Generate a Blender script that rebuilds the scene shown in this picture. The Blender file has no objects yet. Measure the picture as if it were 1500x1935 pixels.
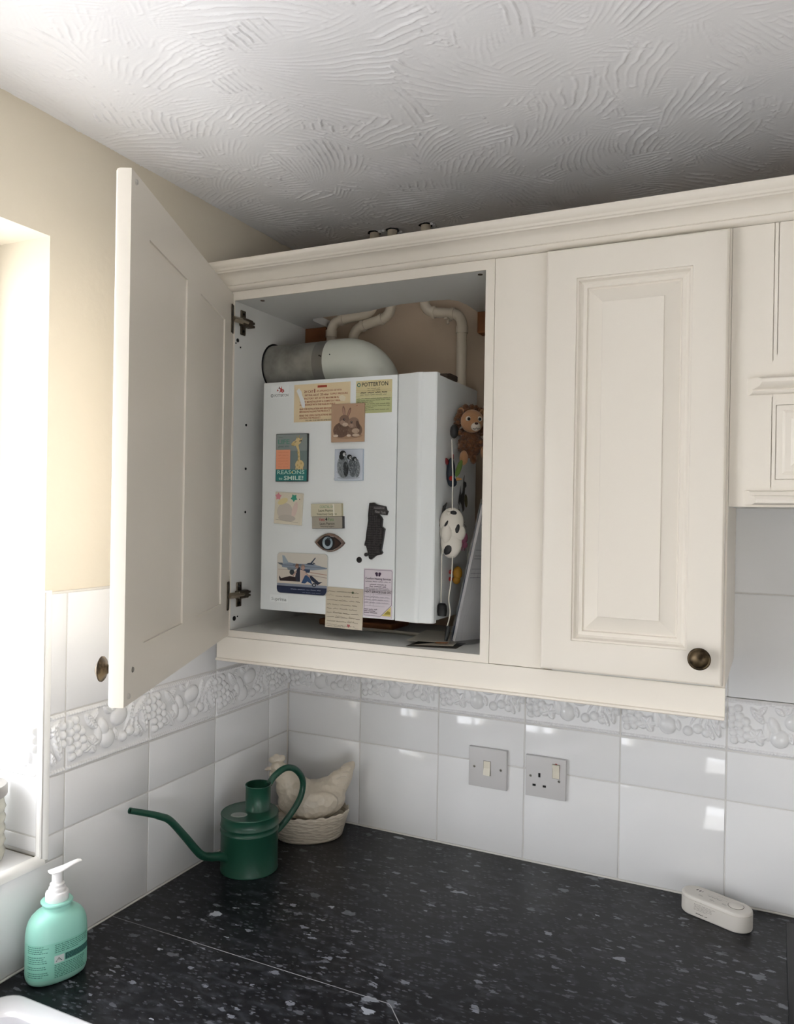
import bpy, bmesh, math, random
import numpy as np
from mathutils import Vector, Matrix

random.seed(7)
rng = np.random.default_rng(11)
S = bpy.context.scene
COL = S.collection
PI = math.pi
# ------------------------------------------------------------------ camera
# metres; z = 0 is the top of the worktop, x = 0 the tiled left wall, y = 0 the tiled back wall
CAM_R = Vector((0.90232096, 0.43075771, 0.0162688))
CAM_U = Vector((-0.01565117, -0.0049778, 0.99986512))
CAM_F = Vector((-0.43078059, 0.90245389, -0.00225028))
CAM_P = Vector((1.07590909, -1.64825903, 0.74628804))
cd = bpy.data.cameras.new('camera')
cam = bpy.data.objects.new('camera', cd)
COL.objects.link(cam)
cam.matrix_world = Matrix(((CAM_R.x, CAM_U.x, -CAM_F.x, CAM_P.x), (CAM_R.y, CAM_U.y, -CAM_F.y, CAM_P.y),
                           (CAM_R.z, CAM_U.z, -CAM_F.z, CAM_P.z), (0, 0, 0, 1)))
cd.sensor_fit = 'HORIZONTAL'
cd.sensor_width = 36.0
cd.lens = 1490.8 / 1500 * 36.0
cd.clip_start = 0.01
S.camera = cam
# ------------------------------------------------------------------ sky and exposure
w = bpy.data.worlds.new('overcast_sky')
S.world = w
w.use_nodes = True
bg = w.node_tree.nodes['Background']
bg.inputs[0].default_value = (0.95, 0.955, 1.0, 1)
bg.inputs[1].default_value = 6.0
vs = S.view_settings
vs.view_transform = 'Standard'
vs.look = 'None'
vs.gamma = 1.0
vs.use_curve_mapping = False
vs.exposure = 0.85
# openings of the room that let the daylight in (left window, plus unseen right and rear windows added as fill)
WIN_Y0, WIN_Y1, WIN_Z0, WIN_Z1 = -2.25, -0.728, 0.166, 1.188
RW_Y0, RW_Y1, RW_Z0, RW_Z1 = -2.45, -1.95, 0.2, 0.75
FW_X0, FW_X1, FW_Z0, FW_Z1 = 1.45, 2.95, -0.75, 0.15
ROOM_X, ROOM_Y, FLOOR, CEIL = 3.0, -3.0, -0.91, 1.385


def portal(name, loc, rot, sx, sy):
    l = bpy.data.lights.new(name, 'AREA')
    l.shape = 'RECTANGLE'
    l.size = sx
    l.size_y = sy
    l.cycles.is_portal = True
    o = bpy.data.objects.new(name, l)
    o.location = loc
    o.rotation_euler = rot
    COL.objects.link(o)


portal('window_portal', (-0.21, (WIN_Y0 + WIN_Y1) / 2, (WIN_Z0 + WIN_Z1) / 2), (0, -PI / 2, 0), WIN_Z1 - WIN_Z0, WIN_Y1 - WIN_Y0)
portal('added_side_window_portal', (ROOM_X + 0.12, (RW_Y0 + RW_Y1) / 2, (RW_Z0 + RW_Z1) / 2), (0, PI / 2, 0), RW_Z1 - RW_Z0, RW_Y1 - RW_Y0)

portal('added_rear_window_portal', ((FW_X0 + FW_X1) / 2, ROOM_Y - 0.12, (FW_Z0 + FW_Z1) / 2), (PI / 2, 0, 0), FW_X1 - FW_X0, FW_Z1 - FW_Z0)


# ------------------------------------------------------------------ materials
def lin(c):
    if isinstance(c, str):
        c = [int(c[i:i + 2], 16) for i in (0, 2, 4)]
        c = [v / 255 for v in c]
    return tuple(((v / 12.92) if v <= 0.04045 else ((v + 0.055) / 1.055) ** 2.4) for v in c)


MATS = {}


def mat(name, col, rough=0.5, metal=0.0, spec=0.5, coat=0.0, bump=None, var=None, sheen=0.0):
    """bump=(noise scale, strength, distance); var=(noise scale, second colour, low, high)"""
    if name in MATS:
        return MATS[name]
    m = bpy.data.materials.new(name)
    m.use_nodes = True
    nt = m.node_tree
    b = nt.nodes['Principled BSDF']
    b.inputs['Base Color'].default_value = (*lin(col), 1)
    b.inputs['Roughness'].default_value = rough
    b.inputs['Metallic'].default_value = metal
    b.inputs['Specular IOR Level'].default_value = spec
    b.inputs['Coat Weight'].default_value = coat
    b.inputs['Coat Roughness'].default_value = 0.05
    if sheen:
        b.inputs['Sheen Weight'].default_value = sheen
    tc = nt.nodes.new('ShaderNodeTexCoord')
    if var:
        n = nt.nodes.new('ShaderNodeTexNoise')
        n.inputs['Scale'].default_value = var[0]
        n.inputs['Detail'].default_value = 6
        nt.links.new(tc.outputs['Object'], n.inputs['Vector'])
        r = nt.nodes.new('ShaderNodeMapRange')
        r.inputs[1].default_value = var[2]
        r.inputs[2].default_value = var[3]
        nt.links.new(n.outputs[0], r.inputs[0])
        mx = nt.nodes.new('ShaderNodeMix')
        mx.data_type = 'RGBA'
        mx.inputs[6].default_value = (*lin(col), 1)
        mx.inputs[7].default_value = (*lin(var[1]), 1)
        nt.links.new(r.outputs[0], mx.inputs[0])
        nt.links.new(mx.outputs[2], b.inputs['Base Color'])
    if bump:
        n = nt.nodes.new('ShaderNodeTexNoise')
        n.inputs['Scale'].default_value = bump[0]
        n.inputs['Detail'].default_value = 3
        nt.links.new(tc.outputs['Object'], n.inputs['Vector'])
        bp = nt.nodes.new('ShaderNodeBump')
        bp.inputs['Strength'].default_value = bump[1]
        bp.inputs['Distance'].default_value = bump[2]
        nt.links.new(n.outputs[0], bp.inputs['Height'])
        nt.links.new(bp.outputs[0], b.inputs['Normal'])
    MATS[name] = m
    return m


def flat(hexcol, rough=0.55):
    return mat('print_' + hexcol, hexcol, rough)


M_WALL = mat('cream_plaster', 'e4dbc9', 0.85, bump=(60, 0.25, 0.002))
M_WALLB = mat('bare_pink_plaster', 'cdb9a2', 0.9, bump=(45, 0.3, 0.002), var=(4, 'c2ab92', 0.4, 0.7))
M_ROOM = mat('oatmeal_plaster', 'd6d2cb', 0.85, bump=(60, 0.25, 0.002))
M_CEIL = mat('white_ceiling_paint', 'efeff1', 0.75, bump=(220, 0.15, 0.001))
M_CAB = mat('ivory_cabinet_paint', 'ebe4d8', 0.38, spec=0.4, bump=(90, 0.04, 0.001))
M_CABIN = mat('white_melamine', 'dcdcd8', 0.45, bump=(140, 0.05, 0.001))
M_GROUT = mat('pale_grout', 'd9d7d3', 0.8, bump=(200, 0.2, 0.001))
M_TRIM = mat('white_quadrant_plastic', 'f1f0ec', 0.3)
M_SEAL = mat('white_sealant', 'e2dfd8', 0.5)
M_PLAS = mat('white_plastic', 'e6e4df', 0.35)
M_SWITCH = mat('grey_white_plastic', 'd0cecd', 0.4)
M_ROCK = mat('cream_rocker_plastic', 'e2dccb', 0.3)
M_BLACK = mat('black_plastic', '0c0c0d', 0.45)
M_DARK = mat('dark_void', '050505', 0.9)
M_STEEL = mat('dull_steel', '8d8a82', 0.38, metal=0.9, bump=(300, 0.1, 0.0005))
M_HINGE = mat('aged_hinge_metal', '6f6557', 0.42, metal=0.85, var=(60, '3c352b', 0.4, 0.65))
M_BRASS = mat('antique_brass', '5d4f3b', 0.42, metal=0.8, var=(70, '2c2216', 0.42, 0.62))
M_BOIL = mat('boiler_enamel', 'eef2f1', 0.28, coat=0.2)
M_FLUEM = mat('flue_aluminium', 'b4b2ab', 0.42, metal=0.75, var=(18, '8d8b83', 0.45, 0.7))
M_FLUEB = mat('flue_band_metal', '96948e', 0.35, metal=0.8)
M_FLUEP = mat('flue_elbow_cream', 'd6d8cc', 0.4, coat=0.15)
M_PIPE = mat('painted_pipe_cream', 'd9cdb9', 0.45)
M_WOOD = mat('raw_softwood', '9a643c', 0.7, bump=(80, 0.3, 0.001), var=(14, '7a4a28', 0.4, 0.7))
M_GREEN = mat('green_enamel', '1a4a3a', 0.38, coat=0.15, bump=(25, 0.05, 0.001))
M_CERAM = mat('ivory_ceramic', 'ddd3c2', 0.32, coat=0.3)
M_MINT = mat('mint_plastic', 'a2dfcf', 0.33, spec=0.45)
M_LABEL = mat('mint_label', '93d8c4', 0.35)
M_PUMP = mat('white_pump_plastic', 'f0efee', 0.35)
M_SINK = mat('white_sink_ceramic', 'e7e6ea', 0.15, coat=0.5)
M_HOB = mat('black_hob_glass', '0b0b0c', 0.3, spec=0.25)
M_FLOOR = mat('grey_stone_floor', '8d8881', 0.5, var=(6, '7f7a73', 0.4, 0.7))
M_FRAME = mat('white_upvc', 'f2f2f0', 0.3)
M_PAPER = mat('white_paper', 'dedbd8', 0.6)


def glass_mat(name, tint, glossy, rough, bump=None):
    if name in MATS:
        return MATS[name]
    m = bpy.data.materials.new(name)
    m.use_nodes = True
    nt = m.node_tree
    nt.nodes.remove(nt.nodes['Principled BSDF'])
    out = nt.nodes['Material Output']
    t = nt.nodes.new('ShaderNodeBsdfTransparent')
    t.inputs[0].default_value = (*tint, 1)
    g = nt.nodes.new('ShaderNodeBsdfGlossy')
    g.inputs['Roughness'].default_value = rough
    mx = nt.nodes.new('ShaderNodeMixShader')
    mx.inputs[0].default_value = glossy
    nt.links.new(t.outputs[0], mx.inputs[1])
    nt.links.new(g.outputs[0], mx.inputs[2])
    nt.links.new(mx.outputs[0], out.inputs[0])
    if bump:
        tc = nt.nodes.new('ShaderNodeTexCoord')
        mp = nt.nodes.new('ShaderNodeMapping')
        mp.inputs['Scale'].default_value = bump[3]
        n = nt.nodes.new('ShaderNodeTexNoise')
        n.inputs['Scale'].default_value = bump[0]
        n.inputs['Detail'].default_value = 4
        n.inputs['Distortion'].default_value = 1.2
        nt.links.new(tc.outputs['Object'], mp.inputs[0])
        nt.links.new(mp.outputs[0], n.inputs['Vector'])
        bp = nt.nodes.new('ShaderNodeBump')
        bp.inputs['Strength'].default_value = bump[1]
        bp.inputs['Distance'].default_value = bump[2]
        nt.links.new(n.outputs[0], bp.inputs['Height'])
        nt.links.new(bp.outputs[0], g.inputs['Normal'])
    MATS[name] = m
    return m


M_GLASS = glass_mat('window_glass', (0.97, 0.98, 0.98), 0.05, 0.0)
M_SLEEVE = glass_mat('crinkled_clear_plastic', (0.86, 0.87, 0.9), 0.22, 0.16, (30, 1.0, 0.01, (1, 1, 0.16)))


def tile_material():
    m = bpy.data.materials.new('white_glazed_tile')
    m.use_nodes = True
    nt = m.node_tree
    b = nt.nodes['Principled BSDF']
    b.inputs['Base Color'].default_value = (*lin('f0f0f0'), 1)
    b.inputs['Roughness'].default_value = 0.08
    b.inputs['Specular IOR Level'].default_value = 0.55
    tc = nt.nodes.new('ShaderNodeTexCoord')
    oi = nt.nodes.new('ShaderNodeObjectInfo')
    ad = nt.nodes.new('ShaderNodeVectorMath')
    ad.operation = 'ADD'
    sc = nt.nodes.new('ShaderNodeVectorMath')
    sc.operation = 'SCALE'
    sc.inputs[3].default_value = 40
    cb = nt.nodes.new('ShaderNodeCombineXYZ')
    nt.links.new(oi.outputs['Random'], cb.inputs[0])
    nt.links.new(cb.outputs[0], sc.inputs[0])
    nt.links.new(sc.outputs[0], ad.inputs[0])
    nt.links.new(tc.outputs['Object'], ad.inputs[1])
    n = nt.nodes.new('ShaderNodeTexNoise')
    n.inputs['Scale'].default_value = 7
    n.inputs['Detail'].default_value = 2
    nt.links.new(ad.outputs[0], n.inputs['Vector'])
    bp = nt.nodes.new('ShaderNodeBump')
    bp.inputs['Strength'].default_value = 0.35
    bp.inputs['Distance'].default_value = 0.006
    nt.links.new(n.outputs[0], bp.inputs['Height'])
    nt.links.new(bp.outputs[0], b.inputs['Normal'])
    return m


M_TILE = tile_material()


def worktop_material():
    m = bpy.data.materials.new('black_flake_laminate')
    m.use_nodes = True
    nt = m.node_tree
    N, L = nt.nodes, nt.links
    b = N['Principled BSDF']
    tc = N.new('ShaderNodeTexCoord')

    def layer(scale, ax, thr_cell, size, seed, warp):
        mp = N.new('ShaderNodeMapping')
        mp.inputs['Location'].default_value = (seed, seed * 0.7, 0)
        mp.inputs['Rotation'].default_value = (0, 0, -0.22 + 0.1 * math.sin(seed))
        mp.inputs['Scale'].default_value = (ax, 1, 1)
        L.new(tc.outputs['Object'], mp.inputs[0])
        nz = N.new('ShaderNodeTexNoise')
        nz.inputs['Scale'].default_value = scale * 2.2
        nz.inputs['Detail'].default_value = 3
        L.new(mp.outputs[0], nz.inputs['Vector'])
        sb = N.new('ShaderNodeVectorMath')
        sb.operation = 'SUBTRACT'
        sb.inputs[1].default_value = (0.5, 0.5, 0.5)
        L.new(nz.outputs[1], sb.inputs[0])
        scn = N.new('ShaderNodeVectorMath')
        scn.operation = 'SCALE'
        scn.inputs[3].default_value = warp / scale
        L.new(sb.outputs[0], scn.inputs[0])
        ad = N.new('ShaderNodeVectorMath')
        ad.operation = 'ADD'
        L.new(mp.outputs[0], ad.inputs[0])
        L.new(scn.outputs[0], ad.inputs[1])
        v = N.new('ShaderNodeTexVoronoi')
        v.voronoi_dimensions = '2D'
        v.inputs['Scale'].default_value = scale
        L.new(ad.outputs[0], v.inputs['Vector'])
        sp = N.new('ShaderNodeSeparateColor')
        L.new(v.outputs['Color'], sp.inputs[0])
        # radius of the flake depends on the cell
        rad = N.new('ShaderNodeMath')
        rad.operation = 'MULTIPLY_ADD'
        rad.inputs[1].default_value = size * 0.8
        rad.inputs[2].default_value = size * 0.35
        L.new(sp.outputs[1], rad.inputs[0])
        df = N.new('ShaderNodeMath')
        df.operation = 'SUBTRACT'
        L.new(rad.outputs[0], df.inputs[0])
        L.new(v.outputs['Distance'], df.inputs[1])
        st = N.new('ShaderNodeMapRange')
        st.inputs[1].default_value = 0.0
        st.inputs[2].default_value = 0.05
        L.new(df.outputs[0], st.inputs[0])
        on = N.new('ShaderNodeMath')
        on.operation = 'GREATER_THAN'
        on.inputs[1].default_value = thr_cell
        L.new(sp.outputs[0], on.inputs[0])
        ml = N.new('ShaderNodeMath')
        ml.operation = 'MULTIPLY'
        L.new(st.outputs[0], ml.inputs[0])
        L.new(on.outputs[0], ml.inputs[1])
        br = N.new('ShaderNodeMath')
        br.operation = 'MULTIPLY_ADD'
        br.inputs[1].default_value = 0.75
        br.inputs[2].default_value = 0.25
        L.new(sp.outputs[2], br.inputs[0])
        m2 = N.new('ShaderNodeMath')
        m2.operation = 'MULTIPLY'
        L.new(ml.outputs[0], m2.inputs[0])
        L.new(br.outputs[0], m2.inputs[1])
        return m2

    prev = None
    nz = N.new('ShaderNodeTexNoise')
    nz.inputs['Scale'].default_value = 46
    nz.inputs['Detail'].default_value = 5
    nz.inputs['Distortion'].default_value = 0.6
    mp0 = N.new('ShaderNodeMapping')
    mp0.inputs['Scale'].default_value = (0.55, 1.2, 1)
    L.new(tc.outputs['Object'], mp0.inputs[0])
    L.new(mp0.outputs[0], nz.inputs['Vector'])
    r = N.new('ShaderNodeMapRange')
    r.inputs[1].default_value = 0.5
    r.inputs[2].default_value = 0.8
    L.new(nz.outputs[0], r.inputs[0])
    base = N.new('ShaderNodeMix')
    base.data_type = 'RGBA'
    base.inputs[6].default_value = (*lin('0e0f13'), 1)
    base.inputs[7].default_value = (*lin('34363c'), 1)
    L.new(r.outputs[0], base.inputs[0])
    col = base.outputs[2]
    for args, c in (((190, 0.45, 0.66, 0.40, 3.1, 0.9), '4a4c53'), ((85, 0.5, 0.86, 0.36, 1.7, 1.1), '74777f'), ((44, 0.6, 0.945, 0.34, 5.3, 1.0), '9a9ea6')):
        k = layer(*args)
        mx = N.new('ShaderNodeMix')
        mx.data_type = 'RGBA'
        L.new(k.outputs[0], mx.inputs[0])
        L.new(col, mx.inputs[6])
        mx.inputs[7].default_value = (*lin(c), 1)
        col = mx.outputs[2]
    L.new(col, b.inputs['Base Color'])
    b.inputs['Roughness'].default_value = 0.33
    b.inputs['Specular IOR Level'].default_value = 0.3
    bp = N.new('ShaderNodeBump')
    bp.inputs['Strength'].default_value = 0.12
    bp.inputs['Distance'].default_value = 0.001
    L.new(nz.outputs[0], bp.inputs['Height'])
    L.new(bp.outputs[0], b.inputs['Normal'])
    return m


M_TOP = worktop_material()


# ------------------------------------------------------------------ mesh helpers
def tag(o, label, cat, group=None):
    o['label'] = label
    o['category'] = cat
    if group:
        o['group'] = group
    return o


def struct(o, label=None):
    o['kind'] = 'structure'
    if label:
        o['label'] = label
    return o


def empty(name, loc=(0, 0, 0), rz=0.0, rot=None):
    o = bpy.data.objects.new(name, None)
    o.empty_display_size = 0.02
    o.location = loc
    o.rotation_euler = rot if rot else (0, 0, rz)
    COL.objects.link(o)
    return o


def put(name, me, parent=None, loc=(0, 0, 0), rot=(0, 0, 0)):
    o = bpy.data.objects.new(name, me)
    o.location = loc
    o.rotation_euler = rot
    COL.objects.link(o)
    if parent:
        o.parent = parent
    return o


class B:
    """collects simple shapes into one mesh"""

    def __init__(self):
        self.v, self.f, self.mi, self.mats = [], [], [], []

    def _m(self, m):
        if m not in self.mats:
            self.mats.append(m)
        return self.mats.index(m)

    def add(self, verts, faces, m):
        o = len(self.v)
        k = self._m(m)
        self.v += [tuple(x) for x in verts]
        for f in faces:
            self.f.append([i + o for i in f])
            self.mi.append(k)
        return self

    def bm(self, bm, m):
        bm.verts.index_update()
        self.add([v.co[:] for v in bm.verts], [[v.index for v in f.verts] for f in bm.faces], m)
        bm.free()
        return self

    def box(self, lo, hi, m, r=0.0, seg=1, mx=None):
        bm = bmesh.new()
        c = [(a + b) / 2 for a, b in zip(lo, hi)]
        s = [abs(b - a) for a, b in zip(lo, hi)]
        bmesh.ops.create_cube(bm, size=1, matrix=Matrix.Translation(c) @ Matrix.Diagonal((*s, 1)))
        if r:
            bmesh.ops.bevel(bm, geom=list(bm.edges), offset=r, segments=seg, affect='EDGES', profile=0.5)
        if mx:
            bmesh.ops.transform(bm, matrix=mx, verts=bm.verts)
        return self.bm(bm, m)

    def ball(self, c, r, m, sub=2, mx=None):
        bm = bmesh.new()
        bmesh.ops.create_icosphere(bm, subdivisions=sub, radius=1)
        rr = r if hasattr(r, '__len__') else (r, r, r)
        T = Matrix.Translation(c) @ (mx if mx else Matrix.Identity(4)) @ Matrix.Diagonal((*rr, 1))
        bmesh.ops.transform(bm, matrix=T, verts=bm.verts)
        return self.bm(bm, m)

    def tube(self, pts, r, m, seg=12, caps=True):
        pts = [Vector(p) for p in pts]
        n = len(pts)
        rs = r if hasattr(r, '__len__') else [r] * n
        V, F = [], []
        t0 = (pts[1] - pts[0]).normalized()
        up = Vector((0, 0, 1)) if abs(t0.z) < 0.9 else Vector((1, 0, 0))
        a = t0.cross(up).normalized()
        for i, p in enumerate(pts):
            t = (pts[min(i + 1, n - 1)] - pts[max(i - 1, 0)]).normalized()
            a = (a - t * a.dot(t)).normalized()
            b = t.cross(a)
            for k in range(seg):
                an = 2 * PI * k / seg
                V.append(p + (a * math.cos(an) + b * math.sin(an)) * rs[i])
        for i in range(n - 1):
            for k in range(seg):
                F.append([i * seg + k, i * seg + (k + 1) % seg, (i + 1) * seg + (k + 1) % seg, (i + 1) * seg + k])
        if caps:
            F.append(list(range(seg))[::-1])
            F.append([(n - 1) * seg + k for k in range(seg)])
        return self.add(V, F, m)

    def lathe(self, prof, m, seg=32, o=(0, 0, 0), axis='z', sx=1.0, sy=1.0, cap=True, f=None):
        V, F = [], []
        n = len(prof)
        for i, (r, h) in enumerate(prof):
            for k in range(seg):
                an = 2 * PI * k / seg
                x, y, z = r * math.cos(an) * sx, r * math.sin(an) * sy, h
                if f:
                    x, y, z = f(x, y, z, an, i)
                if axis == 'y':
                    x, y, z = x, -z, y
                V.append((x + o[0], y + o[1], z + o[2]))
        for i in range(n - 1):
            for k in range(seg):
                F.append([i * seg + k, i * seg + (k + 1) % seg, (i + 1) * seg + (k + 1) % seg, (i + 1) * seg + k])
        if cap:
            F.append(list(range(seg))[::-1])
            F.append([(n - 1) * seg + k for k in range(seg)])
        return self.add(V, F, m)

    def prism(self, poly, axis, lo, hi, m):
        """poly of 2d points extruded along axis ('x': (y,z), 'y': (x,z), 'z': (x,y))"""
        n = len(poly)

        def P(p, t):
            return (t, p[0], p[1]) if axis == 'x' else ((p[0], t, p[1]) if axis == 'y' else (p[0], p[1], t))
        V = [P(p, lo) for p in poly] + [P(p, hi) for p in poly]
        F = [[i, (i + 1) % n, n + (i + 1) % n, n + i] for i in range(n)]
        F += [list(range(n))[::-1], [n + i for i in range(n)]]
        return self.add(V, F, m)

    def mesh(self, name, smooth=35, fix=True):
        me = bpy.data.meshes.new(name)
        me.from_pydata(self.v, [], self.f)
        for m in self.mats:
            me.materials.append(m)
        me.polygons.foreach_set('material_index', self.mi)
        if fix:
            bm = bmesh.new()
            bm.from_mesh(me)
            bmesh.ops.recalc_face_normals(bm, faces=bm.faces)
            bm.to_mesh(me)
            bm.free()
        if smooth:
            me.polygons.foreach_set('use_smooth', [True] * len(me.polygons))
            me.set_sharp_from_angle(angle=math.radians(smooth))
        me.update()
        return me

    def build(self, name, parent=None, smooth=35, loc=(0, 0, 0), rot=(0, 0, 0), fix=True):
        return put(name, self.mesh(name, smooth, fix), parent, loc, rot)


def spline(pts, n=8):
    """Catmull-Rom through pts"""
    P = [Vector(p) for p in pts]
    P = [P[0] * 2 - P[1]] + P + [P[-1] * 2 - P[-2]]
    out = []
    for i in range(1, len(P) - 2):
        for k in range(n):
            t = k / n
            a, b, c, d = P[i - 1], P[i], P[i + 1], P[i + 2]
            out.append(0.5 * ((2 * b) + (c - a) * t + (2 * a - 5 * b + 4 * c - d) * t * t + (3 * b - a - 3 * c + d) * t ** 3))
    out.append(P[-2])
    return out


def rounded(pts, r, n=6):
    """polyline with rounded corners"""
    P = [Vector(p) for p in pts]
    out = [P[0]]
    for i in range(1, len(P) - 1):
        a = (P[i - 1] - P[i]).normalized()
        b = (P[i + 1] - P[i]).normalized()
        s, e = P[i] + a * r, P[i] + b * r
        for k in range(n + 1):
            t = k / n
            out.append(s * (1 - t) ** 2 + P[i] * 2 * t * (1 - t) + e * t * t)
    out.append(P[-1])
    return out


def grid_mesh(name, X, Y, Z, m, smooth=True):
    h, wd = X.shape
    me = bpy.data.meshes.new(name)
    v = np.stack([X, Y, Z], -1).reshape(-1, 3).astype(np.float32)
    idx = np.arange(h * wd).reshape(h, wd)
    q = np.stack([idx[:-1, :-1], idx[:-1, 1:], idx[1:, 1:], idx[1:, :-1]], -1).reshape(-1, 4)
    nf = len(q)
    me.vertices.add(len(v))
    me.vertices.foreach_set('co', v.ravel())
    me.loops.add(nf * 4)
    me.loops.foreach_set('vertex_index', q.ravel().astype(np.int32))
    me.polygons.add(nf)
    me.polygons.foreach_set('loop_start', np.arange(0, nf * 4, 4, dtype=np.int32))
    me.polygons.foreach_set('loop_total', np.full(nf, 4, dtype=np.int32))
    me.materials.append(m)
    me.polygons.foreach_set('use_smooth', np.full(nf, smooth))
    me.update(calc_edges=True)
    return me


# flat printed art: x to the right, z up, print faces local -y
TXT = {}


def text_geo(s):
    if s not in TXT:
        c = bpy.data.curves.new('t', 'FONT')
        c.body = s
        c.size = 1
        c.resolution_u = 2
        c.offset = 0.014
        o = bpy.data.objects.new('t', c)
        me = bpy.data.meshes.new_from_object(o)
        V = [(v.co.x, v.co.y) for v in me.vertices]
        F = [list(p.vertices) for p in me.polygons]
        bpy.data.objects.remove(o)
        bpy.data.curves.remove(c)
        bpy.data.meshes.remove(me)
        xs = [v[0] for v in V]
        TXT[s] = (V, F, min(xs), max(xs))
    return TXT[s]


class Art:
    def __init__(self, base=0.0002, step=0.00004):
        self.b = B()
        self.d = base
        self.s = step

    def _next(self):
        self.d += self.s
        return -self.d

    def poly(self, pts, col):
        y = self._next()
        self.b.add([(p[0], y, p[1]) for p in pts], [list(range(len(pts)))], flat(col))
        return self

    def rect(self, x0, z0, x1, z1, col):
        return self.poly([(x0, z0), (x1, z0), (x1, z1), (x0, z1)], col)

    def ell(self, cx, cz, rx, rz, col, rot=0.0, n=20):
        c, s = math.cos(rot), math.sin(rot)
        return self.poly([(cx + rx * math.cos(a) * c - rz * math.sin(a) * s, cz + rx * math.cos(a) * s + rz * math.sin(a) * c)
                          for a in [2 * PI * k / n for k in range(n)]], col)

    def line(self, pts, wd, col):
        y = self._next()
        V, F = [], []
        for i in range(len(pts) - 1):
            (x0, z0), (x1, z1) = pts[i], pts[i + 1]
            l = math.hypot(x1 - x0, z1 - z0) or 1e-9
            nx, nz = -(z1 - z0) / l * wd / 2, (x1 - x0) / l * wd / 2
            o = len(V)
            V += [(x0 - nx, y, z0 - nz), (x1 - nx, y, z1 - nz), (x1 + nx, y, z1 + nz), (x0 + nx, y, z0 + nz)]
            F.append([o, o + 1, o + 2, o + 3])
        self.b.add(V, F, flat(col))
        return self

    def text(self, s, x, z, h, col, width=None, align='c', rot=0.0, mir=1):
        """h = cap height; width = exact width of the line"""
        V, F, a, bb = text_geo(s)
        sz = h / 0.69
        sx = sz if not width else width / (bb - a)
        wtot = (bb - a) * sx
        off = {'c': -wtot / 2, 'l': 0, 'r': -wtot}[align]
        y = self._next()
        c, sn = math.cos(rot), math.sin(rot)
        P = []
        for vx, vz in V:
            px, pz = (vx - a) * sx + off, vz * sz
            P.append((x + px * c - pz * sn, y, z + px * sn + pz * c))
        self.b.add(P, F, flat(col))
        return self

    def scribble(self, x0, x1, z, h, col, wd, seed):
        r = random.Random(seed)
        x = x0
        while x < x1 - h:
            L = min(r.uniform(2.5, 7) * h, x1 - x)
            pts = []
            n = max(3, int(L / (h * 0.45)))
            for k in range(n + 1):
                pts.append((x + L * k / n, z + h * 0.5 * (r.random() * 1.1 if k % 2 else -0.1 * r.random())))
            self.line(pts, wd, col)
            x += L + h * 0.8
        return self

    def build(self, name, parent, loc=(0, 0, 0), rot=(0, 0, 0), f=None):
        if f:
            self.b.v = [f(*p) for p in self.b.v]
        return self.b.build(name, parent, smooth=0, fix=False, loc=loc, rot=rot)


# ================================================================== STRUCTURE
# ---- left wall with the window opening
b = B()
PX = -0.005     # plaster face, tiles stand 5 mm proud
b.box((-0.3, WIN_Y1 + 0.003, FLOOR), (PX, 0.02, CEIL + 0.05), M_WALL)
b.box((-0.3, WIN_Y0, FLOOR), (PX, WIN_Y1 + 0.003, WIN_Z0 - 0.012), M_WALL)
b.box((-0.3, WIN_Y0, WIN_Z1), (PX, WIN_Y1 + 0.003, CEIL + 0.05), M_WALL)
b.box((-0.3, ROOM_Y, FLOOR), (PX, WIN_Y0, CEIL + 0.05), M_WALL)
wall_left = struct(b.build('wall_left'))
# ---- back wall
b = B()
b.box((PX, 0.005, FLOOR), (ROOM_X, 0.15, CEIL + 0.05), M_WALLB)
wall_back = struct(b.build('wall_back'))
# ---- the rest of the room behind the photographer
b = B()
for y0, y1, z0, z1 in ((ROOM_Y, RW_Y0, FLOOR, CEIL), (RW_Y1, 0.15, FLOOR, CEIL), (RW_Y0, RW_Y1, FLOOR, RW_Z0), (RW_Y0, RW_Y1, RW_Z1, CEIL)):
    b.box((ROOM_X, y0, z0), (ROOM_X + 0.1, y1, z1 + (0.05 if z1 == CEIL else 0)), M_ROOM)
struct(b.build('wall_right'))
b = B()
for x0, x1, z0, z1 in ((-0.3, FW_X0, FLOOR, CEIL + 0.05), (FW_X1, ROOM_X + 0.1, FLOOR, CEIL + 0.05), (FW_X0, FW_X1, FLOOR, FW_Z0), (FW_X0, FW_X1, FW_Z1, CEIL + 0.05)):
    b.box((x0, ROOM_Y - 0.1, z0), (x1, ROOM_Y, z1), M_ROOM)
struct(b.build('wall_front'))
b = B()
b.box((-0.3, ROOM_Y - 0.1, FLOOR - 0.05), (ROOM_X + 0.1, 0.15, FLOOR), M_FLOOR)
struct(b.build('floor'))
b = B()
b.box((-9, -12, FLOOR - 0.12), (11, 6, FLOOR - 0.06), mat('pale_patio_paving', 'd9d6d2', 0.9, bump=(20, 0.3, 0.01), var=(3, 'cac7c2', 0.4, 0.7)))
struct(b.build('ground'))
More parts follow.
